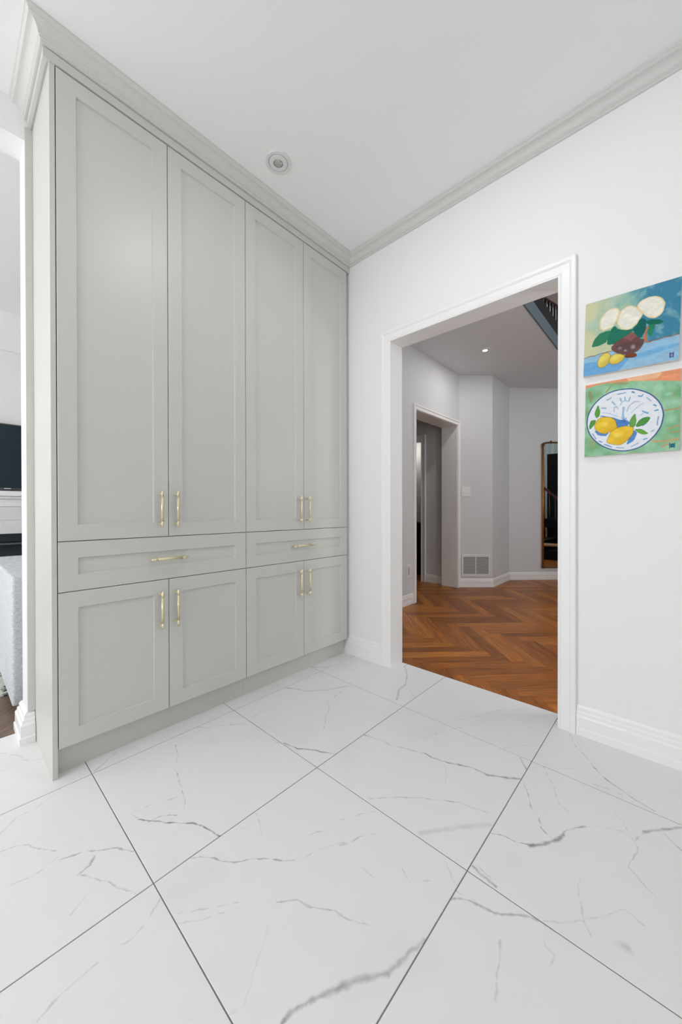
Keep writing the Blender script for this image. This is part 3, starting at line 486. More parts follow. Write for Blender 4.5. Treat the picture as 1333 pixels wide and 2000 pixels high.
# the dim passage and small room past the hall's left opening
PX = 4.61
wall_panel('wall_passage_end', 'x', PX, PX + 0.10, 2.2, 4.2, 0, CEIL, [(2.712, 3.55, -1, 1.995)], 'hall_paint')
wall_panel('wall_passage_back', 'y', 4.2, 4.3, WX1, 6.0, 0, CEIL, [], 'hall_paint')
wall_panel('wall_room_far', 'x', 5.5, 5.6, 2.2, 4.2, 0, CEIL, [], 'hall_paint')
CAS3 = [(a * 1.05, o) for a, o in CAS]
tag(boxes('door_3', [((PX - 0.004, 2.700, 0), (PX + 0.104, 2.712, 1.995)), ((PX - 0.004, 3.55, 0), (PX + 0.104, 3.562, 1.995)), ((PX - 0.004, 2.700, 1.995), (PX + 0.104, 3.562, 2.007))], 'trim_white', bevel=0.001), kind='structure')
tag(sweep_map('trim_7', [(3.550, 0.0), (3.550, 1.995), (2.712, 1.995), (2.712, 0.0)], CAS3, 'trim_white', lambda a, z, o: (PX - o, a, z)), kind='structure')
tag(sweep('baseboard_passage', [(PX, 2.634), (PX, 2.352)], HB, 'trim_white', side=1), kind='structure')
tag(sweep('baseboard_room', [(5.5, 4.2), (5.5, 2.25)], HB, 'trim_white', side=1), kind='structure')

# ---- herringbone floor of the hall
PW, PL = 0.0925, 0.6475
hall_floor = tag(mesh('floor_hall', *(lambda x0, x1, y0, y1, z0, z1: ([(x0, y0, z0), (x1, y0, z0), (x1, y1, z0), (x0, y1, z0), (x0, y0, z1), (x1, y0, z1), (x1, y1, z1), (x0, y1, z1)],
            [(0, 1, 2, 3), (4, 5, 6, 7), (0, 1, 5, 4), (1, 2, 6, 5), (2, 3, 7, 6), (3, 0, 4, 7)]))(WX1, 6.7, -3.1, 4.3, -0.06, -0.004), 'mahogany'), kind='structure')
def plank_mesh(Lx, Wy, t=0.012):
    bm = bmesh.new(); g = 0.0004
    bm_box(bm, (-Lx / 2 + g, -Wy / 2 + g, -t), (Lx / 2 - g, Wy / 2 - g, 0)); return bm
full = bpy.data.meshes.new('plank'); b_ = plank_mesh(PL, PW); b_.to_mesh(full); b_.free(); full.materials.append(MATS['oak_herringbone'])
eu, ev = Vector((1, 1)).normalized(), Vector((-1, 1)).normalized()
ap = Vector((2.63, 1.023)); planks = []
for m_ in range(-4, 7):
    for k in range(-60, 60):
        o = ap + eu * (2 * PL * m_)
        for cu, cv, rot in ((k * PW + PL / 2, k * PW + PW / 2, math.radians(45)), (k * PW - PW / 2, k * PW + PL / 2, math.radians(135))):
            c = o + eu * cu + ev * cv
            if 1.83 < c.x < 6.75 and -3.0 < c.y < 4.2: planks.append((c, rot))
near = sorted([p for p in planks if -0.40 < p[0].y < 3.15 and not (p[0].y > 2.45 and p[0].x > 5.2) and not (p[0].y > 2.5 and p[0].x < 3.1)
               and not (p[0].y > 2.3 and p[0].x > 4.75 and p[0].y < 2.75)], key=lambda p: p[0].length)[:300]
nearset = {id(p) for p in near}
def clip_bm(bm, M, co, no):
    inv = M.inverted(); c = inv @ Vector(co); n = (inv.to_3x3() @ Vector(no)).normalized()
    r = bmesh.ops.bisect_plane(bm, geom=bm.verts[:] + bm.edges[:] + bm.faces[:], plane_co=c, plane_no=n, clear_outer=True)
    es = [e for e in r['geom_cut'] if isinstance(e, bmesh.types.BMEdge)]
    if es: bmesh.ops.holes_fill(bm, edges=bm.edges[:])
for p in near:
    c, rot = p; M = Matrix.Translation((c.x, c.y, 0)) @ Matrix.Rotation(rot, 4, 'Z'); me = full
    if c.x < WX1 + PL / 2:
        bm = plank_mesh(PL, PW); clip_bm(bm, M, (WX1 + 0.0015, 0, 0), (-1, 0, 0))
        if not bm.faces: bm.free(); continue
        me = bpy.data.meshes.new('plank'); bm.to_mesh(me); bm.free(); me.materials.append(MATS['oak_herringbone'])
    o = bpy.data.objects.new('plank', me); COL.objects.link(o); attach(o, hall_floor, (c.x, c.y, 0)); o.rotation_euler = (0, 0, rot)
bm = bmesh.new()
for p in planks:
    if id(p) in nearset: continue
    c, rot = p
    if c.x < WX1 + PL / 2 + 0.02: continue
    if c.y > 0.6 and c.length < 6: continue
    b2 = plank_mesh(PL, PW); b2.transform(Matrix.Translation((c.x, c.y, 0)) @ Matrix.Rotation(rot, 4, 'Z'))
    t_ = bpy.data.meshes.new('t'); b2.to_mesh(t_); b2.free(); bm.from_mesh(t_); bpy.data.meshes.remove(t_)
tag(from_bm('far_planks', bm, 'oak_herringbone', hall_floor), kind='stuff')

# ---- plank floor of the living room, laid on the diagonal
lf = tag(mesh('floor_living', *(lambda x0, x1, y0, y1, z0, z1: ([(x0, y0, z0), (x1, y0, z0), (x1, y1, z0), (x0, y1, z0), (x0, y0, z1), (x1, y0, z1), (x1, y1, z1), (x0, y1, z1)],
            [(0, 1, 2, 3), (4, 5, 6, 7), (0, 1, 5, 4), (1, 2, 6, 5), (2, 3, 7, 6), (3, 0, 4, 7)]))(-2.2, WX0, 2.216, 4.6, -0.06, -0.005), 'mahogany'), kind='structure')
LL, LW = 0.95, 0.11
for r_ in range(-40, 60):
    for q in range(-6, 8):
        c = Vector((0, 2.2)) + eu * (q * LL + (r_ % 3) * 0.31) + ev * (r_ * LW)
        if not (-1.3 < c.x < 1.2 and 1.8 < c.y < 3.7): continue
        M = Matrix.Translation((c.x, c.y, 0)) @ Matrix.Rotation(math.radians(45), 4, 'Z')
        bm = plank_mesh(LL, LW); clip_bm(bm, M, (0, 2.218, 0), (0, -1, 0))
        if not bm.faces: bm.free(); continue
        me = bpy.data.meshes.new('plank'); bm.to_mesh(me); bm.free(); me.materials.append(MATS['oak_grey_plank'])
        o = bpy.data.objects.new('plank', me); COL.objects.link(o); attach(o, lf, (c.x, c.y, 0)); o.rotation_euler = (0, 0, math.radians(45))

# ================================================================== CABINETS
YD = 1.716                                           # face of the doors
def shaker(name, x0, x1, z0, z1, stile, parent):
    """frame with a bevelled inner edge; the sunk panel is a child of its own"""
    t, b, d, s = 0.020, 0.0016, 0.0085, 0.0030
    loops = [(0, YD + t), (0, YD + b), (b, YD), (stile, YD), (stile + s, YD + d), (stile + s, YD + t)]
    v, f = [], []
    for ins, y in loops: v += [(x0 + ins, y, z0 + ins), (x1 - ins, y, z0 + ins), (x1 - ins, y, z1 - ins), (x0 + ins, y, z1 - ins)]
    for a in range(len(loops)):
        b2 = (a + 1) % len(loops)
        for k in range(4): f.append((a * 4 + k, a * 4 + (k + 1) % 4, b2 * 4 + (k + 1) % 4, b2 * 4 + k))
    o = mesh(name, v, f, 'cabinet_paint', parent)
    i = stile + s - 0.0003
    mesh('panel', [(x0 + i, y, z) if e == 0 else (x1 - i, y, z) for y in (YD + d - 0.0004, YD + t - 0.002) for e, z in ((0, z0 + i), (1, z0 + i), (1, z1 - i), (0, z1 - i))],
         [(0, 1, 2, 3), (4, 5, 6, 7), (0, 1, 5, 4), (1, 2, 6, 5), (2, 3, 7, 6), (3, 0, 4, 7)], 'cabinet_paint', o)
    return o
def handle(p, q, parent):
    """bar pull: slim end collars, thicker knurled grip, two posts"""
    p, q = Vector(p), Vector(q); d = (q - p); L = d.length; d.normalize(); bm = bmesh.new()
    bm_rod(bm, p, p + d * 0.027, 0.0052); bm_rod(bm, q - d * 0.027, q, 0.0052); n0 = len(bm.faces)
    bm_rod(bm, p + d * 0.026, q - d * 0.026, 0.0061, 20); bm.faces.ensure_lookup_table()
    for k in range(n0, len(bm.faces)): bm.faces[k].material_index = 1
    for c in (p + d * 0.0145, q - d * 0.0145):
        bm_rod(bm, c, Vector((c.x, YD + 0.0005 if parent['deep'] == 0 else YD + 0.0082, c.z)), 0.0042, 12)
        bm_rod(bm, Vector((c.x, YD - 0.002 + parent['deep'], c.z)), Vector((c.x, YD + 0.0004 + parent['deep'], c.z)), 0.0062, 12)
    del parent['deep']
    o = from_bm('handle', bm, 'brass', parent, mats=['brass', 'brass_grip'])
    for pl in o.data.polygons: pl.use_smooth = len(pl.vertices) == 4
    return o
YB = YD - 0.030
Z0, Z1, Z2, Z3 = 0.107, 0.698, 0.8915, 2.670
g = 0.0014
def cabinet(x0, xm, x1, hx, drawer, label):
    t = empty('pantry_cabinet', ((x0 + x1) / 2, 1.9, 0), label, 'cabinet', 'grey built-in pantry cabinets')
    box('carcass', (x0, YD + 0.0215, Z0 - 0.002), (x1, 2.099, Z3 + 0.004), 'gap_shade', t, bevel=0.001)
    for (a, b, za, zb, st, hxx, hz) in ((x0, xm, Z2, Z3, 0.0620, hx[0], (0.936, 1.097)), (xm, x1, Z2, Z3, 0.0620, hx[1], (0.936, 1.097)),
                                    (x0, xm, Z0, Z1, 0.0620, hx[0], (0.483, 0.648)), (xm, x1, Z0, Z1, 0.0620, hx[1], (0.483, 0.648))):
        d = shaker('door', a + g, b - g, za + g, zb - g, st, t)
        d['deep'] = 0; handle((hxx, YB, hz[0]), (hxx, YB, hz[1]), d)
    d = shaker('drawer_front', x0 + g, x1 - g, Z1 + g, Z2 - g, 0.0625, t)
    d['deep'] = 0.0081; handle((drawer[0], YB, 0.794), (drawer[1], YB, 0.794), d)
    return t
c1 = cabinet(0.2885, 0.6965, 1.1035, (0.657, 0.727), (0.612, 0.772), 'grey panelled pantry cabinet at the free end, with the exposed side panel')
c2 = cabinet(1.1035, 1.5165, 1.9170, (1.474, 1.542), (1.416, 1.580), 'grey panelled pantry cabinet in the corner, next to the doorway wall')
box('end_panel', (0.2700, 1.718, 0.0), (0.2870, 2.099, 2.674), 'cabinet_paint', c1, bevel=0.0012)
box('grey_strip', (0.2442, 2.0880, 0.132), (0.2698, 2.0995, 2.674), 'cabinet_paint', c1, bevel=0.0005)  # grey strip between the wall end and the end panel
box('filler_strip', (1.9185, 1.742, 0.135), (1.9445, 1.756, 2.674), 'cabinet_paint', c2, bevel=0.0006)
box('toe_kick', (0.2875, 1.755, 0.0), (1.1030, 1.771, 0.1055), 'cabinet_paint', c1, bevel=0.0006)
box('toe_kick', (1.1035, 1.755, 0.0), (1.9265, 1.771, 0.1055), 'cabinet_paint', c2, bevel=0.0006)
# board and crown that close the cabinets against the ceiling
top = empty('cabinet_cornice', (1.1, 1.85, Z3), 'grey cornice board and crown moulding running along the top of the cabinets', 'cornice')
sweep('cornice_board', [(WX0 - 0.0005, FY), (FX, FY), (FX, 2.0995)], [(0, Z3 + 0.0025), (0, CZ - 0.0032), (-0.012, CZ - 0.0032), (-0.012, Z3 + 0.0025)], 'cabinet_paint', top, side=-1)
sweep('crown_moulding', cpath, [(d if d > 0 else -0.012, z - 0.0002) for d, z in CR], 'crown_paint', top, side=-1, seg=[1, 2])
boxes('cornice_soffit', [((FX + 0.004, FY + 0.0125, Z3 + 0.0045), (WX0 - 0.002, 2.099, Z3 + 0.0185))], 'cabinet_paint', top, bevel=0)

# ================================================================== WALL THINGS IN THE TILED ROOM
def paint_canvas(name, shapes, w, h, bgfun, seed):
    nx, ny = 230, int(230 * h / w); rs = np.random.RandomState(seed)
    U, V = np.meshgrid(np.linspace(0, 1, nx), np.linspace(0, 1, ny))
    def fbm(fx, fy, oct_=4):
        out = np.zeros_like(U); am = 1.0; tot = 0
        for o in range(oct_):
            gx, gy = int(fx * 2 ** o) + 2, int(fy * 2 ** o) + 2; gr = rs.rand(gy + 1, gx + 1)
            x = U * (gx - 1); y = V * (gy - 1); i = np.floor(x).astype(int); j = np.floor(y).astype(int); a = x - i; b = y - j
            a = a * a * (3 - 2 * a); b = b * b * (3 - 2 * b)
            out += am * ((gr[j, i] * (1 - a) + gr[j, i + 1] * a) * (1 - b) + (gr[j + 1, i] * (1 - a) + gr[j + 1, i + 1] * a) * b); tot += am; am *= 0.55
        return out / tot
    img = bgfun(U, V, fbm)
    wob = (fbm(14, 14, 3) - 0.5) * 0.018; wob2 = (fbm(14, 14, 3) - 0.5) * 0.018
    UU, VV = U + wob, V + wob2
    def segd(pts, closed, X, Y):
        d = np.full_like(X, 9.0); n = len(pts)
        for i in range(n if closed else n - 1):
            ax, ay = pts[i]; bx, by = pts[(i + 1) % n]; dx, dy = bx - ax, by - ay; q = dx * dx + dy * dy + 1e-12
            t = np.clip(((X - ax) * dx + (Y - ay) * dy) / q, 0, 1); d = np.minimum(d, np.hypot(X - ax - t * dx, Y - ay - t * dy))
        return d
    def inside(pts, X, Y):
        r = np.zeros(X.shape, bool); n = len(pts)
        for i in range(n):
            ax, ay = pts[i]; bx, by = pts[(i + 1) % n]
            if ay == by: continue
            c = ((ay > Y) != (by > Y)) & (X < (bx - ax) * (Y - ay) / (by - ay) + ax); r ^= c
        return r
    def put(mask, col):
        nonlocal img
        m = np.clip(mask, 0, 1)[..., None]; img = img * (1 - m) + col * m
    E = 0.006
    for kind, c, pts in shapes:
        col = np.array(c[:3], float); streak = 1 + (fbm(16, 26, 3) - 0.5)[..., None] * 0.13
        if kind == 'line':
            put(np.clip((c[3] * 0.62 - segd(pts, False, UU, VV)) / E + 0.5, 0, 1) * 0.9, col); continue
        if kind in ('ell', 'star'):
            (cx, cy), (ax, ay), (bx, by) = pts; det = (ax - cx) * (by - cy) - (bx - cx) * (ay - cy)
            s = ((UU - cx) * (by - cy) - (VV - cy) * (bx - cx)) / det; t = (-(UU - cx) * (ay - cy) + (VV - cy) * (ax - cx)) / det
            r = np.hypot(s, t)
            if kind == 'star': r = r / (0.62 + 0.38 * np.cos(8 * np.arctan2(t, s)))
            put(np.clip((1 - r) * (1.6 if kind == 'ell' else 5), 0, 1) * 0.9, col); continue
        pts = [((-0.1 if p[0] < 0.025 else 1.1 if p[0] > 0.975 else p[0]), (-0.1 if p[1] < 0.02 else 1.1 if p[1] > 0.98 else p[1])) for p in pts]
        if kind == 'plate':
            for _ in range(3):
                q = []
                for i in range(len(pts)):
                    p0, p1 = np.array(pts[i]), np.array(pts[(i + 1) % len(pts)]); q += [p0 * 0.75 + p1 * 0.25, p0 * 0.25 + p1 * 0.75]
                pts = q
        UU, VV = (U + wob * 0.25, V + wob2 * 0.25) if kind == 'plate' else (U + wob, V + wob2)
        if kind not in ('plate',) and 4 < len(pts) < 40:
            q = []
            for i in range(len(pts)):
                p0, p1 = np.array(pts[i]), np.array(pts[(i + 1) % len(pts)]); q += [p0 * 0.8 + p1 * 0.2, p0 * 0.2 + p1 * 0.8]
            pts = q
        ins = inside(pts, UU, VV); d = segd(pts, True, UU, VV); sd = np.where(ins, d, -d); m = np.clip(sd / E + 0.5, 0, 1)
        body = col * streak; cy = np.mean([p[1] for p in pts]); cx = np.mean([p[0] for p in pts])
        if kind == 'flower':
            k = np.clip(1 - d / 0.022, 0, 1)[..., None]; body = body * (1 - 0.75 * k) + np.array((228, 196, 128)) * 0.75 * k
        if kind == 'lemon':
            low = np.clip((cy - VV + (UU - cx) * 0.5) * 7 + 0.1, 0, 1)[..., None]; body = body * (1 - 0.30 * low) + np.array((196, 128, 26)) * 0.30 * low
            hi = np.clip(1 - np.hypot((UU - cx + 0.02) / 0.07, (VV - cy - 0.02) / 0.045), 0, 1)[..., None]; body = body * (1 - 0.6 * hi) + np.array((250, 232, 150)) * 0.6 * hi
            put(np.clip(sd / E + 1.6, 0, 1) * 0.7, np.array((150, 110, 50)))
        if kind == 'leaf':
            k = np.clip(1 - d / 0.012, 0, 1)[..., None]; body = body * (1 - 0.5 * k) + np.array((40, 96, 44)) * 0.5 * k
        if kind == 'plate':
            put(np.clip((sd + 0.012) / E + 0.5, 0, 1), np.array((48, 76, 140))); body = col * (1 + (streak - 1) * 0.35); m = np.clip(sd / E + 0.5, 0, 1)
        put(m, body)
    img = np.clip(img, 0, 255) / 255.0
    lin_ = np.where(img <= 0.04045, img / 12.92, ((img + 0.055) / 1.055) ** 2.4)
    rgba = np.concatenate([lin_, np.ones(lin_.shape[:2] + (1,))], 2).reshape(-1, 4)
    verts = [((0.5 - u) * w, (v - 0.5) * h) for v in np.linspace(0, 1, ny) for u in np.linspace(0, 1, nx)]
    faces = [(j * nx + i, j * nx + i + 1, (j + 1) * nx + i + 1, (j + 1) * nx + i) for j in range(ny - 1) for i in range(nx - 1)]
    return verts, faces, rgba
def hang_painting(label, shapes, cy, cz, w, h, tilt, bgfun, seed):
    t = empty('painting', (WX0, cy, cz - h / 2), label, 'painting', 'unframed still-life canvases')
    R = Matrix.Translation((0, cy, cz)) @ Matrix.Rotation(math.radians(tilt), 4, 'X')
    bm = bmesh.new(); bm_box(bm, (WX0 - 0.0195, -w / 2, -h / 2), (WX0 - 0.0008, w / 2, h / 2), 0.0012); bm.transform(R); from_bm('stretched_canvas', bm, 'canvas_edge', t)
    v, f, rgba = paint_canvas('p', shapes, w - 0.001, h - 0.001, bgfun, seed)
    vv = [tuple(R @ Vector((WX0 - 0.0199, a, b))) for a, b in v]
    o = mesh('painted_face', vv, f, 'painted_canvas', t, fix=False)
    ca = o.data.color_attributes.new('paint', 'FLOAT_COLOR', 'POINT'); ca.data.foreach_set('color', rgba.astype(np.float32).ravel())
    return t
def lerp3(a, b, t): return np.array(a, float) * (1 - t[..., None]) + np.array(b, float) * t[..., None]
def bg_flowers(U, V, fbm):
    n = fbm(5, 5); n2 = fbm(9, 9); s = np.clip(U * 1.25 + (V - 0.5) * 0.15 + (n - 0.5) * 0.7 - 0.12, 0, 1)
    img = lerp3((206, 208, 168), (150, 190, 176), np.clip(s / 0.45, 0, 1)); k = np.clip((s - 0.4) / 0.35, 0, 1)
    img = img * (1 - k[..., None]) + np.array((66, 134, 164)) * k[..., None]
    b = np.clip((n2 - 0.58) * 5, 0, 1) * 0.55; return img * (1 - b[..., None]) + np.array((176, 206, 204)) * b[..., None]
def bg_plate(U, V, fbm):
    n = fbm(6, 6); n2 = fbm(12, 5)
    img = lerp3((120, 178, 130), (166, 212, 180), np.clip(n * 2 - 0.5, 0, 1)); b = np.clip((n2 - 0.60) * 5, 0, 1) * 0.5
    return img * (1 - b[..., None]) + np.array((182, 168, 112)) * b[..., None]
hang_painting('unframed painting of white flowers in a brown bowl on blue', PAINT_FLOWERS, 0.157, 1.7505, 0.312, 0.317, 1.7, bg_flowers, 3)
hang_painting('unframed painting of two lemons on a blue and white plate', PAINT_PLATE, 0.1555, 1.3980, 0.311, 0.314, 0.8, bg_plate, 5)

def downlight(x, y, label, lit):
    t = empty('ceiling_downlight', (x, y, CEIL), label, 'ceiling light')
    bm = bmesh.new(); bm_lathe(bm, [(0.0655, 0.0), (0.0655, -0.004), (0.062, -0.006), (0.049, -0.006), (0.0475, -0.003), (0.0475, 0.0)], (x, y, CEIL)); from_bm('trim_ring', bm, 'lamp_trim', t, smooth=False)
    bm = bmesh.new(); bm_lathe(bm, [(0.0475, -0.0005), (0.0455, -0.0005)], (x, y, CEIL)); from_bm('gap_ring', bm, 'lamp_groove', t)
    bm = bmesh.new(); bm_lathe(bm, [(0.0455, -0.0002), (0.0455, -0.005), (0.043, -0.0075), (0.026, -0.009), (0.0235, -0.007), (0.0235, -0.0002)], (x, y, CEIL)); from_bm('gimbal_ring', bm, 'lamp_trim', t)
    bm = bmesh.new(); bm_lathe(bm, [(0.0232, -0.0003), (0.0232, -0.004), (0.019, -0.0075), (0.011, -0.0105), (0.0, -0.0115)], (x, y, CEIL)); from_bm('lamp_lens', bm, 'lamp_lit' if lit else 'lens_grey', t, smooth=True)
    return t
downlight(1.160, 1.502, 'round white recessed ceiling light, switched off, above the grey cabinets', False)

downlight(0.90, 0.70, 'added round white ceiling fixture, unseen overhead, around the fill light', True)  # fixture added out of view to house the kitchen fill light

# ================================================================== HALL THINGS
hl = downlight(4.060, 1.586, 'small lit recessed light in the hall ceiling', True)
lamp = area('hall_downlight_beam', (4.060, 1.586, CEIL - 0.014), (0, 0, -1), 0.05, 0.05, 4.0, (1.0, 0.97, 0.93), 'DISK')
def frame_on(p0, d, n):                              # local (along, out, z) to world on a slanting wall
    return Matrix(((d.x, n.x, 0, p0.x), (d.y, n.y, 0, p0.y), (0, 0, 1, 0), (0, 0, 0, 1)))
sB = (WB1 - WB0).normalized(); MB = frame_on(WB0, sB, Vector((sB.y, -sB.x)))
sD = (WD1 - WC1).normalized(); MD = frame_on(WC1, sD, Vector((sD.y, -sD.x)))
def lbox(M, name, lst, material, parent, bevel=0.001):
    bm = bmesh.new()
    for lo, hi in lst: bm_box(bm, lo, hi, bevel)
    bm.transform(M); return from_bm(name, bm, material, parent)
# return-air grille
b = MB @ Vector((0.218, 0, 0.14)); t = empty('air_vent', b, 'white wall vent with two louvred bays, low on the hall wall', 'vent')
lbox(MB, 'backing', [((0.050, 0.001, 0.170), (0.385, 0.003, 0.400))], 'vent_dark', t)
lbox(MB, 'frame', [((0.034, 0.001, 0.141), (0.054, 0.012, 0.424)), ((0.383, 0.001, 0.141), (0.403, 0.012, 0.424)), ((0.054, 0.001, 0.141), (0.383, 0.012, 0.172)), ((0.054, 0.001, 0.395), (0.383, 0.012, 0.424)), ((0.211, 0.001, 0.172), (0.224, 0.012, 0.395))], 'plastic_white', t)
for s0, s1 in ((0.0545, 0.2105), (0.2245, 0.3825)):
    for k in range(11):
        z = 0.176 + k * 0.0200; lbox(MB, 'slat', [((s0, 0.003, z), (s1, 0.009, z + 0.0125))], 'vent_slat', t, bevel=0.0006)
b = MB @ Vector((0.09, 0, 1.19)); t = empty('light_switch', b, 'white double light switch plate on the hall wall above the vent', 'switch')
lbox(MB, 'plate', [((0.034, 0.0008, 1.192), (0.146, 0.007, 1.316))], 'plastic_white', t, bevel=0.002)
for s0 in (0.050, 0.097): lbox(MB, 'rocker', [((s0, 0.007, 1.222), (s0 + 0.034, 0.0105, 1.286))], 'plastic_white', t, bevel=0.001)
t = empty('wall_outlet', (3.366, HY, 0.285), 'white wall outlet low on the hall wall beside the inner opening', 'outlet')
box('plate', (3.322, HY - 0.007, 0.290), (3.410, HY - 0.0008, 0.430), 'plastic_white', t)
box('socket', (3.346, HY - 0.010, 0.318), (3.386, HY - 0.0066, 0.402), 'vent_slat', t)
t = empty('wall_switch', (5.5, 3.24, 1.10), 'white switch plate on the dim wall seen through the inner opening', 'switch')
box('plate', (5.493, 3.180, 1.105), (5.4995, 3.270, 1.270), 'plastic_white', t)
box('rocker', (5.489, 3.205, 1.140), (5.4935, 3.245, 1.235), 'vent_slat', t)
t = empty('dark_block', (5.25, 3.3, 0), 'dark low block in the dim room past the hall', 'cabinet')  # low dark block with a top and plinth
box('body', (5.02, 2.85, 0.08), (5.48, 3.70, 0.78), 'block_dark', t); box('top', (5.0, 2.83, 0.78), (5.49, 3.72, 0.81), 'block_dark', t); box('plinth', (5.08, 2.9, 0), (5.46, 3.65, 0.08), 'block_dark', t)
rl = area('small_room_lamp', (5.15, 3.30, 2.1), (0.5, 0, -0.5), 0.10, 0.10, 1.6, (1.0, 0.97, 0.86), 'DISK')

# tall gilt mirror
b = MD @ Vector((0.85, 0, 0.174)); t = empty('wall_mirror', b, 'tall mirror in a thin gilt frame hanging on the slanted hall wall', 'mirror')
m0, m1, z0, z1 = 0.474, 1.224, 0.174, 1.992
lbox(MD, 'mirror_glass', [((m0 + 0.012, 0.004, z0 + 0.012), (m1 - 0.012, 0.020, z1 - 0.012))], 'mirror_glass', t, bevel=0)
for a, c in (((m0 + 0.012, z0), (m0 + 0.012, z1 - 0.06)), ((m1 - 0.012, z0), (m1 - 0.012, z1 - 0.06))):
    bm = bmesh.new()
    bm_rod(bm, (a[0], 0.022, a[1] + 0.03), (c[0], 0.022, c[1] + 0.03), 0.0135, 14); bm.transform(MD); from_bm('frame_side', bm, 'gilt', t, smooth=True)
bm = bmesh.new(); bm_rod(bm, (m0 + 0.02, 0.022, z0 + 0.012), (m1 - 0.02, 0.022, z0 + 0.012), 0.013, 14); bm.transform(MD); from_bm('frame_bottom', bm, 'gilt_dark', t, smooth=True)
pts = [(m0 + 0.012, z1 - 0.035), (m0 + 0.03, z1 - 0.018), (m0 + 0.08, z1 - 0.010), ((m0 + m1) / 2, z1 - 0.004), (m1 - 0.08, z1 - 0.010), (m1 - 0.03, z1 - 0.018), (m1 - 0.012, z1 - 0.035)]
bm = bmesh.new()
for p, q in zip(pts[:-1], pts[1:]): bm_rod(bm, (p[0], 0.022, p[1]), (q[0], 0.022, q[1]), 0.0125, 12)
bm.transform(MD); from_bm('frame_top', bm, 'gilt_dark', t, smooth=True)
for cx, cz, r in ((m0 + 0.012, z1 - 0.045, 0.024), (m1 - 0.012, z1 - 0.045, 0.024), (m0 + 0.014, z0 + 0.022, 0.026), (m1 - 0.014, z0 + 0.022, 0.026), (m0 + 0.13, z1 - 0.002, 0.020)):
    bm = bmesh.new()
    for k in range(5):
        a = k * 2 * math.pi / 5; bmesh.ops.create_icosphere(bm, subdivisions=1, radius=r * 0.55, matrix=Matrix.Translation((cx + 0.5 * r * math.cos(a), 0.024, cz + 0.7 * r * math.sin(a))))
    bmesh.ops.create_icosphere(bm, subdivisions=2, radius=r * 0.6, matrix=Matrix.Translation((cx, 0.028, cz)))
    bm.transform(MD); from_bm('ornament', bm, 'gilt_dark', t, smooth=True)

# balustrade of the landing over the hall
t = empty('landing_balustrade', (4.3, 1.01, 2.906), 'dark balustrade with brown handrail at the landing above the hall', 'railing')
box('stringer', (WX1 + 0.002, 0.985, 2.9065), (6.57, 1.04, 3.045), 'black_wood', t)
k = 0; x = 2.2
while x < 6.5:
    z = 3.112 + (x - 4.047) * 0.258
    if z > 3.08: box('baluster', (x - 0.017, 1.0, 3.045), (x + 0.017, 1.018, z + 0.02), 'black_metal', t, bevel=0.003)
    x += 0.122
v = []
for xx in (3.85, 6.55):
    z = 3.112 + (xx - 4.047) * 0.258; v += [(xx, 0.985, z), (xx, 1.045, z), (xx, 1.045, z + 0.34), (xx, 0.985, z + 0.34)]
mesh('handrail', v, [(0, 1, 2, 3), (4, 5, 6, 7), (0, 1, 5, 4), (1, 2, 6, 5), (2, 3, 7, 6), (3, 0, 4, 7)], 'mahogany', t)

# what the mirror shows: stair rail, window with curtain, dark cabinet, chair
t = empty('stair_railing', (5.3, -1.0, 0), 'dark stair railing with thin balusters reflected in the gilt mirror', 'railing')
slope = -0.94
def rz(x): return 1.519 + (x - 5.258) * slope
bm = bmesh.new(); v = [(5.60, -1.03, rz(5.60) - 0.055), (5.60, -0.97, rz(5.60) - 0.055), (5.60, -0.97, rz(5.60)), (5.60, -1.03, rz(5.60)), (4.6, -1.03, rz(4.6) - 0.055), (4.6, -0.97, rz(4.6) - 0.055), (4.6, -0.97, rz(4.6)), (4.6, -1.03, rz(4.6))]
mesh('handrail', v, [(0, 1, 2, 3), (4, 5, 6, 7), (0, 1, 5, 4), (1, 2, 6, 5), (2, 3, 7, 6), (3, 0, 4, 7)], 'mahogany', t)
def sz(x): return max(0.0, rz(x) - 0.92)
box('newel_post', (5.58, -1.05, 0), (5.68, -0.95, 1.30), 'mahogany', t, bevel=0.006)
x = 5.50
while x > 4.65:
    bm = bmesh.new(); bm_rod(bm, (x, -1.0, sz(x) - 0.02 if sz(x) > 0.02 else 0.0), (x, -1.0, rz(x) - 0.03), 0.010, 10); from_bm('baluster', bm, 'black_metal', t, smooth=True); x -= 0.105
t = empty('staircase', (5.0, -1.5, 0), 'dark wooden staircase reflected in the gilt mirror', 'stairs')
for k in range(5):
    x1 = 5.55 - 0.24 * k; box('step', (x1 - 0.26, -2.0, 0.0 if k == 0 else 0.2 * k - 0.01), (x1, -0.96, 0.2 * (k + 1) - 0.01), 'black_wood', t, bevel=0.006)
t = empty('dark_cabinet', (5.5, -2.5, 0), 'tall black cabinet reflected in the gilt mirror', 'cabinet')
box('body', (5.03, -2.75, 0.06), (5.95, -2.30, 2.32), 'black_wood', t, bevel=0.006); box('plinth', (5.07, -2.72, 0), (5.91, -2.34, 0.06), 'black_wood', t)
for a, c in ((5.035, 5.488), (5.492, 5.945)): box('door', (a, -2.30, 0.08), (c, -2.28, 2.30), 'black_wood', t, bevel=0.004)
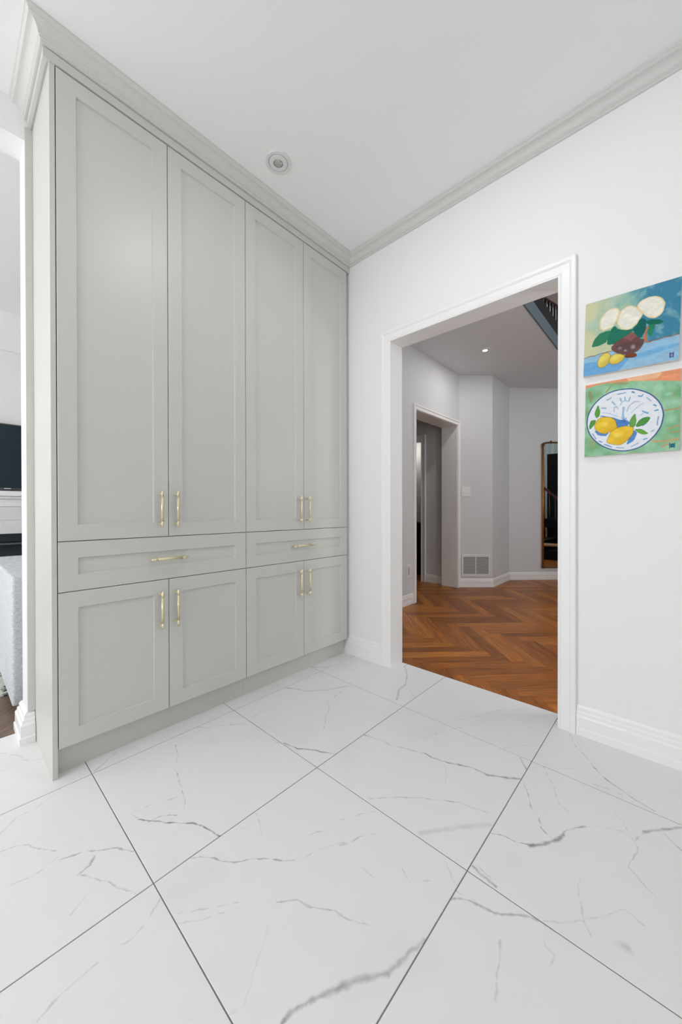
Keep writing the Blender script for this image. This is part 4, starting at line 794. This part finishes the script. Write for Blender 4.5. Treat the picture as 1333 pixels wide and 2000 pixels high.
def curtain(x0, x1, label):
    nx, v, f = 150, [], []
    for s in (0, 1):
        for i in range(nx + 1):
            x = x0 + (x1 - x0) * i / nx; y = -2.90 + 0.030 * math.sin(i / nx * math.pi * 2 * 13) + 0.004 * s
            v += [(x, y, 0.05), (x, y, 2.95)]
    n = (nx + 1) * 2
    for i in range(nx):
        for s in (0, 1): a = s * n + 2 * i; f.append((a, a + 2, a + 3, a + 1))
        f.append((2 * i, 2 * i + 2, n + 2 * i + 2, n + 2 * i)); f.append((2 * i + 1, 2 * i + 3, n + 2 * i + 3, n + 2 * i + 1))
    f.append((0, 1, n + 1, n)); f.append((2 * nx, 2 * nx + 1, n + 2 * nx + 1, n + 2 * nx))
    return tag(mesh('curtain', v, f, 'curtain', smooth=True), label, 'curtain', 'hall curtains')
curtain(4.42, 5.95, 'pale curtain hanging by the window reflected in the gilt mirror')
t = empty('side_chair', (5.70, 0.30, 0), 'black framed side chair with tan seat reflected in the mirror', 'chair')
for sx in (5.53, 5.87):
    for sy in (0.13, 0.47):
        bm = bmesh.new(); bm_rod(bm, (sx, sy, 0), (sx, sy, 0.40 if sy > 0.3 else 0.86), 0.014, 10); from_bm('leg', bm, 'black_metal', t, smooth=True)
box('seat', (5.51, 0.115, 0.40), (5.89, 0.49, 0.425), 'seat_wood', t, bevel=0.006)
box('backrest', (5.515, 0.118, 0.70), (5.885, 0.142, 0.86), 'black_wood', t, bevel=0.004)
for sx in (5.53, 5.87):
    bm = bmesh.new(); bm_rod(bm, (sx, 0.13, 0.2), (sx, 0.47, 0.2), 0.008, 8); from_bm('stretcher', bm, 'black_metal', t, smooth=True)

# ================================================================== LIVING ROOM THINGS (left edge)
t = empty('fireplace', (0.35, 4.3, 0), 'white mantel fireplace with pale marble slabs and black firebox', 'fireplace')
marble('marble_slab', [(330, 4265, 470, 4265, 4, 0.1)], generic=True, base=(232, 232, 232), vein=(205, 206, 208), rough=0.4)
mantel = box('mantel_shelf', (-0.62, 4.20, 1.135), (1.38, 4.4690, 1.178), 'trim_white', t, bevel=0.006)
box('mantel_moulding', (-0.60, 4.225, 1.112), (1.36, 4.4690, 1.1345), 'trim_white', t, bevel=0.006)
box('frieze_panel', (-0.58, 4.255, 1.0475), (1.34, 4.4690, 1.1115), 'trim_white', t, bevel=0.002)
box('marble_slab', (-0.58, 4.262, 0.9305), (1.34, 4.4690, 1.0465), 'marble_slab', t, bevel=0.002)
box('marble_slab', (-0.58, 4.255, 0.8120), (1.34, 4.4690, 0.9295), 'marble_slab', t, bevel=0.003)
box('marble_leg', (-0.58, 4.262, 0.0), (-0.25, 4.4690, 0.811), 'marble_slab', t); box('marble_leg', (1.01, 4.262, 0.0), (1.34, 4.4690, 0.811), 'marble_slab', t)
box('firebox', (-0.249, 4.36, 0.0), (1.009, 4.4690, 0.811), 'firebox', t)
box('firebox_frame', (-0.249, 4.29, 0.742), (1.009, 4.359, 0.811), 'firebox', t)
box('firebox_strip', (-0.249, 4.280, 0.716), (1.009, 4.290, 0.730), 'firebox_strip', t, bevel=0.001)
t = empty('television', (0.385, 4.43, 1.19), 'wall-mounted flat television with a dark screen above the mantel', 'television')
box('casing', (-0.170, 4.405, 1.195), (0.940, 4.445, 1.785), 'screen_bezel', t, bevel=0.004)
box('screen', (-0.158, 4.4035, 1.214), (0.928, 4.4055, 1.773), 'screen', t, bevel=0)
box('brand_mark', (0.362, 4.4030, 1.2055), (0.408, 4.4052, 1.2115), 'plastic_white', t, bevel=0)
box('wall_bracket', (0.20, 4.4445, 1.35), (0.57, 4.4692, 1.62), 'black_metal', t)
t = empty('sofa', (1.06, 3.0, 0), 'light grey fabric sofa, its end showing behind the cabinet wall', 'sofa')
box('back', (0.222, 2.400, 0.045), (1.88, 2.640, 0.680), 'sofa_fabric', t, bevel=0.012, seg=3)
box('arm', (0.2222, 2.6405, 0.045), (0.445, 3.600, 0.6795), 'sofa_fabric', t, bevel=0.012, seg=3)
box('arm', (1.657, 2.6405, 0.045), (1.88, 3.600, 0.6795), 'sofa_fabric', t, bevel=0.012, seg=3)
box('seat_base', (0.4455, 2.6405, 0.06), (1.6565, 3.58, 0.28), 'sofa_fabric', t, bevel=0.01)
for a, c in ((0.447, 1.050), (1.052, 1.655)):
    box('seat_cushion', (a, 2.80, 0.281), (c, 3.60, 0.45), 'sofa_fabric', t, bevel=0.03, seg=3); box('back_cushion', (a, 2.642, 0.30), (c, 2.80, 0.66), 'sofa_fabric', t, bevel=0.03, seg=3)
for a in (0.26, 1.79):
    for c in (2.44, 3.50): box('leg', (a, c, 0.0 if c < 2.6 else 0.0085), (a + 0.05, c + 0.05, 0.0455), 'black_wood', t)
tag(box('rug', (-1.9, 2.70, 0.0), (1.5, 4.15, 0.008), 'rug_weave', bevel=0.002), 'patterned black and white rug under the sofa', 'rug')
